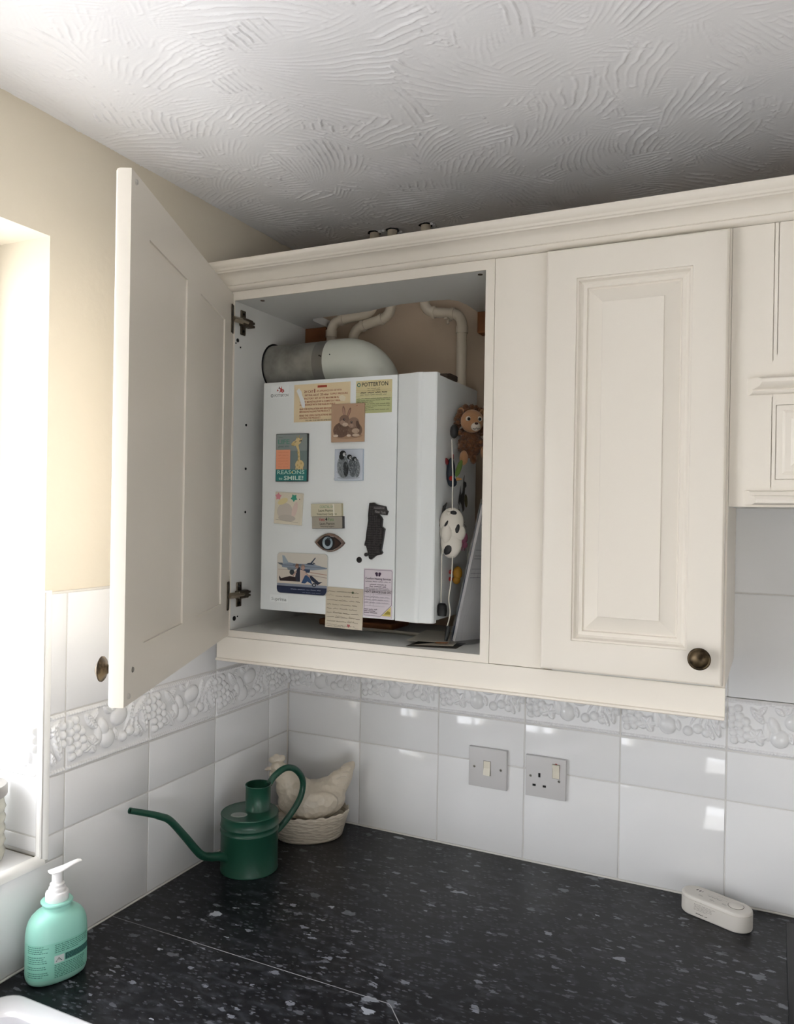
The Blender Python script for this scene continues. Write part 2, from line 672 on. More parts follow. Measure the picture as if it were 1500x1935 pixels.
# ---- windows
wf = struct(empty('window_1', (-0.17, (WIN_Y0 + WIN_Y1) / 2, WIN_Z0)))
yo, zo = (WIN_Y1 - WIN_Y0) / 2, WIN_Z1 - WIN_Z0
b = B()
for y0, y1, z0, z1 in ((-yo, yo, 0, 0.06), (-yo, yo, zo - 0.06, zo), (-yo, -yo + 0.06, 0.06, zo - 0.06), (yo - 0.06, yo, 0.06, zo - 0.06), (-0.03, 0.03, 0.06, zo - 0.06)):
    b.box((-0.03, y0, z0), (0.03, y1, z1), M_FRAME, 0.004)
b.build('window_frame', wf)
for y0, y1 in ((-yo + 0.06, -0.03), (0.03, yo - 0.06)):
    B().box((-0.004, y0, 0.06), (0.004, y1, zo - 0.06), M_GLASS).build('pane', wf)
wf2 = struct(empty('added_side_window', (ROOM_X + 0.05, (RW_Y0 + RW_Y1) / 2, RW_Z0)))  # unseen window, added to fill the room from the right
yo, zo = (RW_Y1 - RW_Y0) / 2, RW_Z1 - RW_Z0
b = B()
for y0, y1, z0, z1 in ((-yo, yo, 0, 0.06), (-yo, yo, zo - 0.06, zo), (-yo, -yo + 0.06, 0.06, zo - 0.06), (yo - 0.06, yo, 0.06, zo - 0.06), (-0.03, 0.03, 0.06, zo - 0.06)):
    b.box((-0.03, y0, z0), (0.03, y1, z1), M_FRAME, 0.004)
b.build('window_frame', wf2)
for y0, y1 in ((-yo + 0.06, -0.03), (0.03, yo - 0.06)):
    B().box((-0.004, y0, 0.06), (0.004, y1, zo - 0.06), M_GLASS).build('pane', wf2)


wf3 = struct(empty('added_rear_window', ((FW_X0 + FW_X1) / 2, ROOM_Y - 0.05, FW_Z0)))  # unseen low window behind the camera, added as frontal fill
xo, zo = (FW_X1 - FW_X0) / 2, FW_Z1 - FW_Z0
b = B()
for x0, x1, z0, z1 in ((-xo, xo, 0, 0.05), (-xo, xo, zo - 0.05, zo), (-xo, -xo + 0.05, 0.05, zo - 0.05), (xo - 0.05, xo, 0.05, zo - 0.05), (-0.025, 0.025, 0.05, zo - 0.05)):
    b.box((x0, -0.03, z0), (x1, 0.03, z1), M_FRAME, 0.004)
b.build('window_frame', wf3)
for x0, x1 in ((-xo + 0.05, -0.025), (0.025, xo - 0.05)):
    B().box((x0, -0.004, 0.05), (x1, 0.004, zo - 0.05), M_GLASS).build('pane', wf3)


# ---- textured ceiling: combed swirls in the plaster, as relief
def smooth_noise(shape, cell, seed):
    r = np.random.default_rng(seed)
    gh, gw = int(shape[0] / cell) + 4, int(shape[1] / cell) + 4
    g = r.random((gh, gw))
    y = np.arange(shape[0]) / cell
    x = np.arange(shape[1]) / cell
    y0, x0 = y.astype(int), x.astype(int)
    fy, fx = y - y0, x - x0
    fy, fx = fy * fy * (3 - 2 * fy), fx * fx * (3 - 2 * fx)
    a = g[y0][:, x0] * (1 - fx) + g[y0][:, x0 + 1] * fx
    c = g[y0 + 1][:, x0] * (1 - fx) + g[y0 + 1][:, x0 + 1] * fx
    return a * (1 - fy[:, None]) + c * fy[:, None]


def ceiling_relief(x0, x1, y0, y1, res):
    nx, ny = int((x1 - x0) / res) + 1, int((y1 - y0) / res) + 1
    xs = np.linspace(x0, x1, nx)
    ys = np.linspace(y0, y1, ny)
    H = np.zeros((ny, nx))
    n1 = smooth_noise((ny, nx), 0.045 / res, 1) + 0.35 * smooth_noise((ny, nx), 0.014 / res, 21)
    n2 = smooth_noise((ny, nx), 0.010 / res, 2)
    n3 = smooth_noise((ny, nx), 0.035 / res, 3)
    n4 = smooth_noise((ny, nx), 0.016 / res, 4)
    r = np.random.default_rng(17)
    for i in range(380):
        cx, cy = r.uniform(x0 - 0.06, x1 + 0.06), r.uniform(y0 - 0.06, y1 + 0.06)
        s = r.uniform(0.085, 0.165)
        th = r.uniform(0, 2 * PI)
        k = r.uniform(-3.5, 3.5)
        lam = r.uniform(0.0085, 0.0130)
        fan = r.uniform(0.45, 0.95)
        amp = r.uniform(0.45, 1.0)
        ph = r.uniform(0, 6)
        rad = s * 1.15
        i0, i1 = np.searchsorted(xs, [cx - rad, cx + rad])
        j0, j1 = np.searchsorted(ys, [cy - rad, cy + rad])
        if i1 - i0 < 4 or j1 - j0 < 4:
            continue
        X, Y = np.meshgrid(xs[i0:i1] - cx, ys[j0:j1] - cy)
        u = X * math.cos(th) + Y * math.sin(th)
        v = -X * math.sin(th) + Y * math.cos(th) + k * (u + 0.3 * s) ** 2
        # feather: ridges splay out from the root of the stroke at u = -s
        spread = (1 + fan * (u / s)).clip(0.12, 3)
        q = (u / s) ** 2 * 0.95 + (v / (s * 0.52 * spread.clip(0.3, 1.5))) ** 2
        a1, a2, a3, a4 = n1[j0:j1, i0:i1], n2[j0:j1, i0:i1], n3[j0:j1, i0:i1], n4[j0:j1, i0:i1]
        mask = np.clip((1 - q + (a2 - 0.5) * 0.7) * 5, 0, 1)
        wv = v / spread
        c = np.cos(2 * PI * (wv / lam + (a1 - 0.65) * 0.62 + (a2 - 0.5) * 0.12) + ph)
        ridge = np.clip((c - 0.62) / 0.38, 0, 1) ** 1.1
        ridge = ridge * np.clip((a3 - 0.16) * 2.4, 0.0, 1.0) * (0.35 + 1.1 * a4) * np.clip(0.9 + 0.6 * u / s, 0.35, 1.5)
        sub = H[j0:j1, i0:i1]
        H[j0:j1, i0:i1] = sub * (1 - mask) + mask * (ridge * amp)
    # blobs of plaster where the strokes end
    bl = np.clip((smooth_noise((ny, nx), 0.008 / res, 8) - 0.86) * 9, 0, 1) * np.clip((smooth_noise((ny, nx), 0.06 / res, 9) - 0.55) * 4, 0, 1)
    H = np.maximum(H, bl * 0.8)
    H = H + 0.5 * smooth_noise((ny, nx), 0.06 / res, 31)
    X, Y = np.meshgrid(xs, ys)
    return X, Y, CEIL - H * 0.0020


cx0, cx1, cy0, cy1 = PX - 0.001, 1.75, -1.15, 0.006
X, Y, Z = ceiling_relief(cx0, cx1, cy0, cy1, 0.0019)
b = B()
b.box((-0.3, ROOM_Y - 0.1, CEIL + 0.004), (ROOM_X + 0.1, 0.15, CEIL + 0.06), M_CEIL)
b.box((cx1, ROOM_Y - 0.1, CEIL), (ROOM_X + 0.1, 0.15, CEIL + 0.004), M_CEIL)
b.box((-0.3, ROOM_Y - 0.1, CEIL), (cx1, cy0, CEIL + 0.004), M_CEIL)
ceiling = struct(b.build('ceiling'))
ct = put('combed_plaster_relief', grid_mesh('combed_plaster_relief', X, Y, Z, M_CEIL), ceiling)
ct['kind'] = 'stuff'

# ---- tiles
TH1, TH2, TH3, TH4 = 0.1971, 0.2932, 0.3963, 0.5985
GAP = 0.0012
TILE_CACHE = {}


def tile_mesh(wd, h):
    key = (round(wd, 4), round(h, 4))
    if key not in TILE_CACHE:
        TILE_CACHE[key] = B().box((-wd / 2, 0, -h / 2), (wd / 2, 0.006, h / 2), M_TILE, 0.0014, 2).mesh('tile', 60)
    return TILE_CACHE[key]


def border_relief(wd, h, res=0.001):
    nx, nz = int(round(wd / res)) + 1, int(round(h / res)) + 1
    u = np.linspace(0, wd, nx)
    v = np.linspace(0, h, nz)
    U, V = np.meshgrid(u, v)
    H = np.zeros_like(U)

    def el(cx, cz, rx, rz, a, rot=0.0, p=0.5):
        nonlocal H
        c, s = math.cos(rot), math.sin(rot)
        x = (U - cx) * c + (V - cz) * s
        z = -(U - cx) * s + (V - cz) * c
        q = np.clip(1 - (x / rx) ** 2 - (z / rz) ** 2, 0, 1)
        H = np.maximum(H, a * q ** p)

    def leaf(x0, z0, x1, z1, wl, a):
        nonlocal H
        L = math.hypot(x1 - x0, z1 - z0)
        dx, dz = (x1 - x0) / L, (z1 - z0) / L
        t = ((U - x0) * dx + (V - z0) * dz) / L
        s = -(U - x0) * dz + (V - z0) * dx
        wloc = wl * np.clip(np.sin(np.clip(t, 0, 1) * PI), 0, 1) ** 0.7 + 1e-6
        q = np.clip(1 - (np.abs(s) / wloc) ** 2, 0, 1) * ((t > 0) & (t < 1))
        rib = 1 - 0.45 * np.exp(-(s / 0.0012) ** 2) - 0.15 * np.cos(t * 40 - np.abs(s) * 900)
        H = np.maximum(H, 1.3 * a * np.sqrt(q) * rib)
    # rope edges
    for zc in (0.0050, h - 0.0050):
        for k in range(int(wd / 0.0055) + 1):
            el(0.002 + k * 0.0055, zc, 0.0038, 0.0026, 0.0026, 0.6)
    # grapes
    for k, (gx, gz) in enumerate([(0.006, 0.078), (0.018, 0.083), (0.008, 0.064), (0.021, 0.068), (0.006, 0.050), (0.020, 0.053), (0.032, 0.060), (0.010, 0.036),
                                  (0.023, 0.039), (0.035, 0.046), (0.012, 0.022), (0.026, 0.025), (0.036, 0.032)]):
        el(gx, gz, 0.0078, 0.0078, 0.0052)
    for gz in (0.078, 0.063, 0.048):
        el(wd - 0.004, gz, 0.0075, 0.0075, 0.005)
    # vine leaf
    for an in (0.3, 1.2, 2.2, 3.6, 5.2):
        leaf(0.052, 0.032, 0.052 + 0.019 * math.cos(an), 0.032 + 0.017 * math.sin(an), 0.0075, 0.0036)
    leaf(0.040, 0.088, 0.064, 0.058, 0.008, 0.004)
    leaf(0.068, 0.092, 0.048, 0.070, 0.006, 0.0035)
    # pear and its neighbour
    el(0.090, 0.034, 0.0165, 0.0175, 0.0068, 0.15)
    el(0.081, 0.056, 0.0095, 0.018, 0.0058, 0.35)
    el(0.069, 0.045, 0.0075, 0.018, 0.0045, 0.1)
    # plum above
    el(0.118, 0.068, 0.020, 0.0165, 0.0066, 0.35)
    leaf(0.098, 0.078, 0.082, 0.092, 0.006, 0.0036)
    leaf(0.100, 0.080, 0.110, 0.094, 0.005, 0.003)
    # cherries
    el(0.128, 0.028, 0.0095, 0.0095, 0.0055)
    el(0.146, 0.034, 0.0095, 0.0095, 0.0055)
    el(0.162, 0.028, 0.0085, 0.0085, 0.005)
    for x0, x1 in ((0.130, 0.150), (0.148, 0.158), (0.162, 0.165)):
        leaf(x0, 0.036, x1, 0.074, 0.0022, 0.003)
    # long leaves
    leaf(0.186, 0.022, 0.170, 0.084, 0.0085, 0.0044)
    leaf(0.150, 0.056, 0.186, 0.092, 0.0065, 0.0042)
    leaf(0.140, 0.052, 0.152, 0.092, 0.006, 0.0036)
    leaf(0.112, 0.026, 0.108, 0.048, 0.005, 0.003)
    leaf(0.176, 0.016, 0.160, 0.046, 0.006, 0.0036)
    # soften
    for _ in range(1):
        P = np.pad(H, 1, mode='edge')
        H = (P[1:-1, 1:-1] * 4 + P[:-2, 1:-1] + P[2:, 1:-1] + P[1:-1, :-2] + P[1:-1, 2:]) / 8
    edge = np.minimum(np.minimum(U, wd - U), np.minimum(V, h - V))
    H = H * np.clip(edge / 0.003, 0, 1) - 0.0012 * np.clip(1 - edge / 0.0014, 0, 1)
    return U - wd / 2, -H * 1.5, V - h / 2


def border_mesh(u0, u1):
    """part of the border tile between u0 and u1 of its width, with a body behind"""
    wd, h = 0.2 - 2 * GAP, TH3 - TH2 - 2 * GAP
    U, Hh, V = border_relief(wd, h)
    ux = U[0]
    i0, i1 = np.searchsorted(ux, [u0 - wd / 2 - 1e-9, u1 - wd / 2 - 1e-9])
    i1 = min(i1 + 1, len(ux))
    U, Hh, V = U[:, i0:i1], Hh[:, i0:i1], V[:, i0:i1]
    mid = (U[0, 0] + U[0, -1]) / 2
    U = U - mid
    # skirt so that the tile has thickness
    U2 = np.pad(U, 1, mode='edge')
    V2 = np.pad(V, 1, mode='edge')
    H2 = np.pad(Hh, 1, constant_values=0.006)
    me = grid_mesh('border_tile', U2, H2, V2, M_TILE)
    return me, U[0, -1] - U[0, 0]


BORD = {}


def border(u0, u1):
    k = (round(u0, 4), round(u1, 4))
    if k not in BORD:
        BORD[k] = border_mesh(u0, u1)[0]
    return BORD[k]


TW = 0.2
XE = [0.0] + [0.2012 + TW * k for k in range(9)]
FULLB = 0.2 - 2 * GAP


def back_tile(x0, x1, z0, z1, bord=False):
    me = border(0, FULLB) if bord else tile_mesh(x1 - x0 - 2 * GAP, z1 - z0 - 2 * GAP)
    put('border_tile' if bord else 'tile', me, wall_back, ((x0 + x1) / 2, 0, (z0 + z1) / 2))


for i in range(9):
    x0, x1 = XE[i], XE[i + 1]
    back_tile(x0, x1, 0.002, TH1)
    back_tile(x0, x1, TH1, TH2)
    back_tile(x0, x1, TH2, TH3, True)
    if x1 > 1.0:
        back_tile(x0, x1, TH3, TH4)
        back_tile(x0, x1, TH4, TH4 + TW)
B().box((0, 0.0015, 0), (XE[-1], 0.0056, TH3 + 0.002), M_GROUT).box((1.0, 0.0015, TH3), (XE[-1], 0.0056, TH4 + TW), M_GROUT).build('grout', wall_back)
B().tube([(0, -0.001, 0.0012), (XE[-1], -0.001, 0.0008)], 0.0018, M_SEAL, 8).build('sealant', wall_back)

# left wall (tile x axis runs along +y when one faces the wall)
RZL = PI / 2
YE = [0.0] + [-(0.0821 + TW * k) for k in range(12)]


def left_tile(ya, yb, z0, z1, bord=None):
    if bord:
        me = border(*bord)
    else:
        me = tile_mesh(yb - ya - 2 * GAP, z1 - z0 - 2 * GAP)
    put('border_tile' if bord else 'tile', me, wall_left, (0, (ya + yb) / 2, (z0 + z1) / 2), (0, 0, RZL))


YR = WIN_Y1 + 0.0125      # tiles stop at the quadrant trim
for j in range(len(YE) - 1):
    yb, ya = YE[j], YE[j + 1]
    if j <= 3:
        left_tile(ya, yb, 0.002, TH1)
        left_tile(ya, yb, TH1, TH2)
        left_tile(ya, yb, TH2, TH3, (0, FULLB) if j else (0, 0.0821 - 2 * GAP))
        left_tile(ya, yb, TH3, TH4)
    elif j == 4:
        for z0, z1 in ((0.154, TH1), (TH1, TH2), (TH3, TH4)):
            left_tile(YR, yb, z0, z1)
        left_tile(YR, yb, TH2, TH3, (FULLB - (yb - YR) + 2 * GAP, FULLB))
        left_tile(ya, yb, 0.002, 0.154)
    else:
        left_tile(max(ya, -2.3), yb, 0.002, 0.154)
B().box((-0.0052, WIN_Y1, 0), (-0.0014, 0, TH4 + 0.003), M_GROUT).box((-0.0052, -2.2, 0), (-0.0014, WIN_Y1, 0.156), M_GROUT).build('grout', wall_left)
B().tube([(0.001, -2.2, 0.0012), (0.001, 0, 0.0008)], 0.0018, M_SEAL, 8).build('sealant', wall_left)
B().tube([(-0.003, -0.001, 0.0), (-0.003, -0.001, TH3)], 0.0045, M_SEAL, 8).build('sealant', wall_left)
B().box((-0.0055, WIN_Y1 + 0.004, TH4 - 0.001), (-0.0003, 0, TH4 + 0.0028), M_SEAL, 0.001).build('sealant', wall_left)
# reveal beside the window: tiles facing the photographer
RX = -0.0125
for z0, z1 in ((WIN_Z0 + 0.004, TH1), (TH1, TH2), (TH3, TH4)):
    for x0, x1 in ((RX - 0.2, RX), (-0.305, RX - 0.2)):
        put('tile', tile_mesh(x1 - x0 - 2 * GAP, z1 - z0 - 2 * GAP), wall_left, ((x0 + x1) / 2, WIN_Y1 - 0.001, (z0 + z1) / 2))
put('border_tile', border(0, FULLB), wall_left, (RX - 0.1, WIN_Y1 - 0.001, (TH2 + TH3) / 2))
b = B()
b.box((-0.3, WIN_Y1 - 0.0001, WIN_Z0), (RX, WIN_Y1 + 0.0032, TH4 + 0.002), M_GROUT)
b.build('grout', wall_left)
# sill tiles
for j in range(7):
    y1 = WIN_Y1 - 0.002 - 0.2 * j
    y0 = max(y1 - 0.2, WIN_Y0)
    if y1 - y0 < 0.02:
        continue
    for x0, x1 in ((RX - 0.15, RX), (-0.30, RX - 0.15)):
        B().box((x0 + GAP, y0 + GAP, WIN_Z0 - 0.008), (x1 - GAP, y1 - GAP, WIN_Z0), M_TILE, 0.0014, 2).build('sill_tile', wall_left)
B().box((-0.30, WIN_Y0, WIN_Z0 - 0.0125), (RX, WIN_Y1, WIN_Z0 - 0.002), M_GROUT).build('grout', wall_left)


# quadrant trims
def quadrant(r, n=8):
    return [(r * math.cos(a), r * math.sin(a)) for a in [PI / 2 * k / n for k in range(n + 1)]]


QR = 0.0135
b = B()
poly = [(RX, WIN_Y1 + QR - 0.0)] + [(RX + c, WIN_Y1 + QR - s) for c, s in quadrant(QR)]
b.prism([(x + 0.001, y - 0.0015) for x, y in poly], 'z', WIN_Z0 - 0.006, TH4 + 0.006, M_TRIM)
struct(b.build('trim_1'), 'white quadrant trim up the tiled window reveal')
b = B()
poly = [(RX, WIN_Z0 + 0.0015 - QR)] + [(RX + c, WIN_Z0 + 0.0015 - QR + s) for c, s in quadrant(QR)]
b.prism([(x + 0.0015, z) for x, z in poly], 'y', WIN_Y0, WIN_Y1 + 0.006, M_TRIM)
struct(b.build('trim_2'), 'white quadrant trim along the front of the tiled window sill')

# ================================================================== WORKTOPS
SEAM = -0.5733
b = B()
b.prism([(0.0015, -0.0015), (1.9, -0.0015), (1.9, -0.62), (0.608, -0.62), (0.566, SEAM), (0.0015, SEAM)], 'z', -0.038, 0.0, M_TOP)
o = b.build('worktop', None, 0)
tag(o, 'black flecked laminate worktop along the back wall under the cabinets', 'worktop', None)
b = B()
SX0, SX1, SY0, SY1 = 0.075, 0.53, -1.62, -0.858      # cut-out for the sink
Y_ = SEAM - 0.0006
z0, z1 = -0.038, 0.0
V = [(0.0015, Y_), (0.5655, Y_), (0.607, -0.62), (0.607, SY1), (SX1, SY1), (SX0, SY1), (0.0015, SY1), (0.0015, SY0), (SX0, SY0), (SX1, SY0), (0.607, SY0), (0.0015, -2.2), (0.607, -2.2)]
F = [[0, 6, 5, 4, 3, 2, 1], [6, 7, 8, 5], [4, 9, 10, 3], [7, 11, 12, 10, 9, 8]]
n = len(V)
EDG = [(0, 1), (1, 2), (2, 3), (3, 10), (10, 12), (12, 11), (11, 7), (7, 6), (6, 0), (5, 4), (4, 9), (9, 8), (8, 5)]
b.add([(x, y, z1) for x, y in V] + [(x, y, z0) for x, y in V], F + [[i + n for i in f[::-1]] for f in F] + [[a, c, c + n, a + n] for a, c in EDG], M_TOP)
o = b.build('worktop', None, 0)
tag(o, 'black flecked laminate worktop with the sink, under the window', 'worktop')
# thin pale line of the joint between the two worktops
b = B()
jp = [(0.004, SEAM - 0.0003), (0.563, SEAM - 0.0003), (0.567, SEAM - 0.003), (0.607, -0.6195)]
for (xa, ya), (xb, yb) in zip(jp[:-1], jp[1:]):
    L = math.hypot(xb - xa, yb - ya)
    nx, ny = -(yb - ya) / L * 0.0007, (xb - xa) / L * 0.0007
    b.add([(xa - nx, ya - ny, 0.00025), (xb - nx, yb - ny, 0.00025), (xb + nx, yb + ny, 0.00025), (xa + nx, ya + ny, 0.00025)], [[0, 1, 2, 3]], mat('joint_filler', '8f8f92', 0.6))
b.build('joint_filler', o, 0, fix=False)


# sink: rounded rim and bowl
def rrect(x0, x1, y0, y1, r, n=6):
    out = []
    for cx, cy, a0 in ((x1 - r, y1 - r, 0), (x0 + r, y1 - r, PI / 2), (x0 + r, y0 + r, PI), (x1 - r, y0 + r, 1.5 * PI)):
        for k in range(n + 1):
            a = a0 + PI / 2 * k / n
            out.append((cx + r * math.cos(a), cy + r * math.sin(a)))
    return out


def loft(bd, loops, m, cap_last=True, close=False):
    n = len(loops[0])
    V = [p for l in loops for p in l]
    F = []
    for i in range(len(loops) - 1):
        for k in range(n):
            F.append([i * n + k, i * n + (k + 1) % n, (i + 1) * n + (k + 1) % n, (i + 1) * n + k])
    if cap_last:
        F.append([(len(loops) - 1) * n + k for k in range(n)])
    bd.add(V, F, m)


b = B()
sx0, sx1, sy0, sy1 = 0.040, 0.565, -1.655, -0.8185
loops = []
for ins, z in ((0, 0.0), (0, 0.007), (0.002, 0.0105), (0.006, 0.012), (0.028, 0.0125), (0.034, 0.0115), (0.038, 0.008), (0.042, -0.02), (0.05, -0.16), (0.07, -0.175)):
    loops.append([(x, y, z) for x, y in rrect(sx0 + ins, sx1 - ins, sy0 + ins, sy1 - ins, max(0.034 - ins * 0.1, 0.02))])
loft(b, loops, M_SINK)
sink = tag(b.build('sink', None, 40), 'white ceramic inset sink with a rounded rim corner', 'sink')
B().lathe([(0.0, 0.004), (0.03, 0.003), (0.042, 0.0)], M_STEEL, 24, (0.30, -1.2, -0.174), cap=False).build('drain', sink)

# hob glass at the right
b = B()
b.box((1.1075, -0.52, 0.0), (1.68, -0.035, 0.005), M_HOB, 0.0015, 2)
hob = tag(b.build('hob', None, 40), 'black glass hob let into the worktop at the right edge', 'hob')
for cx, cy, r in ((1.26, -0.16, 0.075), (1.53, -0.16, 0.09), (1.26, -0.39, 0.095), (1.53, -0.39, 0.075)):
    Art(0.0002).line([(r * math.cos(2 * PI * k / 40), r * math.sin(2 * PI * k / 40)) for k in range(41)], 0.0018, '4a4a4c').build('cooking_zone_ring', hob, (cx, cy, 0.005), (-PI / 2, 0, 0))

# ================================================================== WALL CABINETS
FY = -0.305


def cell_panel(bd, xs, zs, rec, y, depth, m, P=None):
    """front sheet at y with rectangular cells (i,j) in rec sunk by depth towards +y"""
    P = P or (lambda x, yy, z: (x, yy, z))
    for i in range(len(xs) - 1):
        for j in range(len(zs) - 1):
            yy = y + (depth if (i, j) in rec else 0)
            x0, x1, z0, z1 = xs[i], xs[i + 1], zs[j], zs[j + 1]
            bd.add([P(x0, yy, z0), P(x1, yy, z0), P(x1, yy, z1), P(x0, yy, z1)], [[0, 1, 2, 3]], m)
            if (i, j) in rec:
                for di, dj, q in ((-1, 0, ((x0, z0), (x0, z1))), (1, 0, ((x1, z0), (x1, z1))), (0, -1, ((x0, z0), (x1, z0))), (0, 1, ((x0, z1), (x1, z1)))):
                    if (i + di, j + dj) not in rec:
                        (xa, za), (xb, zb) = q
                        bd.add([P(xa, y, za), P(xb, y, zb), P(xb, yy, zb), P(xa, yy, za)], [[0, 1, 2, 3]], m)


def door_mesh(wd, h, t=0.0225, back=None):
    """local: x 0..wd, z 0..h, back at y=0, moulded front towards -y"""
    b = B()
    prof = [(0.0, 0.0065), (0.0008, 0.0035), (0.003, 0.0012), (0.0065, 0.0), (0.0525, 0.0), (0.0530, 0.0028), (0.0560, 0.0030), (0.0568, 0.0048), (0.0590, 0.0088),
            (0.0625, 0.0112), (0.0660, 0.0110), (0.0685, 0.0100), (0.0700, 0.0134), (0.0716, 0.0136), (0.0730, 0.0130), (0.0790, 0.0106), (0.0950, 0.0040), (0.0956, 0.0022)]
    n = len(prof)
    V = []
    for ins, d in prof:
        V += [(ins, -t + d, ins), (wd - ins, -t + d, ins), (wd - ins, -t + d, h - ins), (ins, -t + d, h - ins)]
    V += [(0, 0, 0), (wd, 0, 0), (wd, 0, h), (0, 0, h)]
    F = []
    for i in range(n - 1):
        for k in range(4):
            F.append([i * 4 + k, i * 4 + (k + 1) % 4, (i + 1) * 4 + (k + 1) % 4, (i + 1) * 4 + k])
    F.append([(n - 1) * 4 + k for k in range(4)])
    for k in range(4):
        F.append([k, n * 4 + k, n * 4 + (k + 1) % 4, (k + 1) % 4])
    b.add(V, F, M_CAB)
    if back:
        xs, zs, rec = back
        cell_panel(b, xs, zs, rec, 0.0, -0.003, M_CAB)
    else:
        b.add([(0, 0, 0), (wd, 0, 0), (wd, 0, h), (0, 0, h)], [[0, 1, 2, 3]], M_CAB)
    return b.mesh('door', 22, fix=False)


def knob_mesh():
    b = B()
    b.lathe([(0.0, 0.0), (0.0085, 0.0), (0.009, 0.002), (0.0062, 0.005), (0.0055, 0.010), (0.0075, 0.0135), (0.0150, 0.0165), (0.0172, 0.0185), (0.0172, 0.0205),
             (0.0155, 0.0215), (0.0140, 0.0212), (0.0130, 0.0230), (0.0085, 0.0262), (0.0035, 0.0275), (0.0, 0.0277)], M_BRASS, 32, axis='y', cap=False)
    return b.mesh('knob', 40)


KNOB = knob_mesh()

# ---- left unit, open, round the boiler
XL, XR, ZB, ZT = 0.022, 0.6045, 0.489, 1.180
cab = tag(empty('boiler_cabinet', (0.32, -0.15, 0.473)), 'ivory wall cabinet with its door swung open around the boiler', 'cabinet')


def cpart(bd, name, smooth=35, parent=cab):
    o = bd.build(name, parent, smooth)
    o.location = -Vector(parent.location)
    return o


cpart(B().box((XL, FY, 0.4735), (0.050, -0.001, 1.198), M_CABIN, 0.0008), 'side_panel')
cpart(B().box((XR, FY, 0.4735), (0.6205, -0.001, 1.198), M_CABIN, 0.0008), 'side_panel')
cpart(B().box((0.0502, FY, 0.4735), (XR - 0.0002, -0.001, ZB), M_CABIN, 0.0006), 'bottom_panel')
b = B()
b.prism([(0.0502, FY), (XR - 0.0002, FY), (XR - 0.0002, -0.001), (0.489, -0.001), (0.488, -0.09), (0.482, -0.125), (0.468, -0.144), (0.43, -0.149), (0.36, -0.147), (0.32, -0.138),
         (0.275, -0.122), (0.19, -0.114), (0.120, -0.109), (0.110, -0.09), (0.108, -0.001), (0.0502, -0.001)], 'z', ZT, 1.198, M_CABIN)
cpart(b, 'top_panel', 0)
# painted front edging
b = B()
b.box((XL - 0.0005, FY - 0.0006, 0.4757), (0.0505, FY + 0.002, 1.198), M_CAB)
b.box((XR - 0.0005, FY - 0.0006, 0.4757), (0.6208, FY + 0.002, 1.198), M_CAB)
b.box((0.0505, FY - 0.0006, 0.4757), (XR - 0.0005, FY + 0.002, ZB + 0.0003), M_CAB)
b.box((0.0505, FY - 0.0006, ZT - 0.0003), (XR - 0.0005, FY + 0.002, 1.198), M_CAB)
cpart(b, 'edging', 0)
cpart(B().box((0.6212, FY, 0.4757), (0.7190, FY + 0.018, 1.198), M_CAB, 0.0006), 'filler_panel')
# battens at the back
cpart(B().box((0.0505, -0.030, 1.138), (0.107, 0.004, 1.1795), M_WOOD, 0.001), 'batten')
cpart(B().box((0.489, -0.030, 1.134), (XR - 0.0003, 0.004, 1.1795), M_WOOD, 0.001), 'batten')
# small drilled holes and cam covers in the side panel
for y, z, r in ((-0.259, 0.924, 0.0028), (-0.258, 0.830, 0.0028), (-0.257, 0.737, 0.0028), (-0.293, 1.099, 0.0042), (-0.299, 1.092, 0.0018), (-0.283, 1.086, 0.0018),
                (-0.290, 0.512, 0.0052), (-0.279, 0.515, 0.0018)):
    o = B().lathe([(r, 0.0), (r, 0.0012)], M_DARK, 12).build('screw_hole', cab)
    o.location = Vector((0.0496, y, z)) - cab.location
    o.rotation_euler = (0, PI / 2, 0)
for x in (0.105, 0.585):
    o = B().lathe([(0.0045, 0.0), (0.0045, 0.0012)], mat('brown_screw_cap', '4c3d2c', 0.6), 12).build('screw_cap', cab)
    o.location = Vector((x, FY + 0.022, ZT - 0.0010)) - cab.location
# the open door
DW, DH = 0.611, 0.7145
DO = Vector((0.0478, -0.3062, 0.4785))
DANG = math.atan2(-0.90795938, 0.41905818)
xs = [0, 0.0705, 0.2575, 0.3405, 0.5350, DW]
zs = [0, 0.0735, 0.6455, DH]
door = put('door', door_mesh(DW, DH, back=(xs, zs, {(1, 1), (3, 1)})), cab, DO - cab.location, (0, 0, DANG))
door['label'] = 'moulded ivory door, standing open with its plain back towards the room'
k = put('knob', KNOB, door, (DW - 0.033, -0.0225, 0.0445))
k['label'] = 'antique brass knob'
B().lathe([(0.0, 0.0016), (0.003, 0.0014), (0.0042, 0.0)], M_STEEL, 14, cap=False).build('screw', door, loc=(DW - 0.033, 0.0, 0.0445), rot=(-PI / 2, 0, 0))
for z in (0.012, DH - 0.012):
    B().lathe([(0.0, 0.003), (0.003, 0.0026), (0.0042, 0.0)], glass_mat('clear_bumper', (0.9, 0.9, 0.9), 0.2, 0.1), 14, cap=False).build('bumper', door, loc=(DW - 0.017, 0.0, z), rot=(-PI / 2, 0, 0))
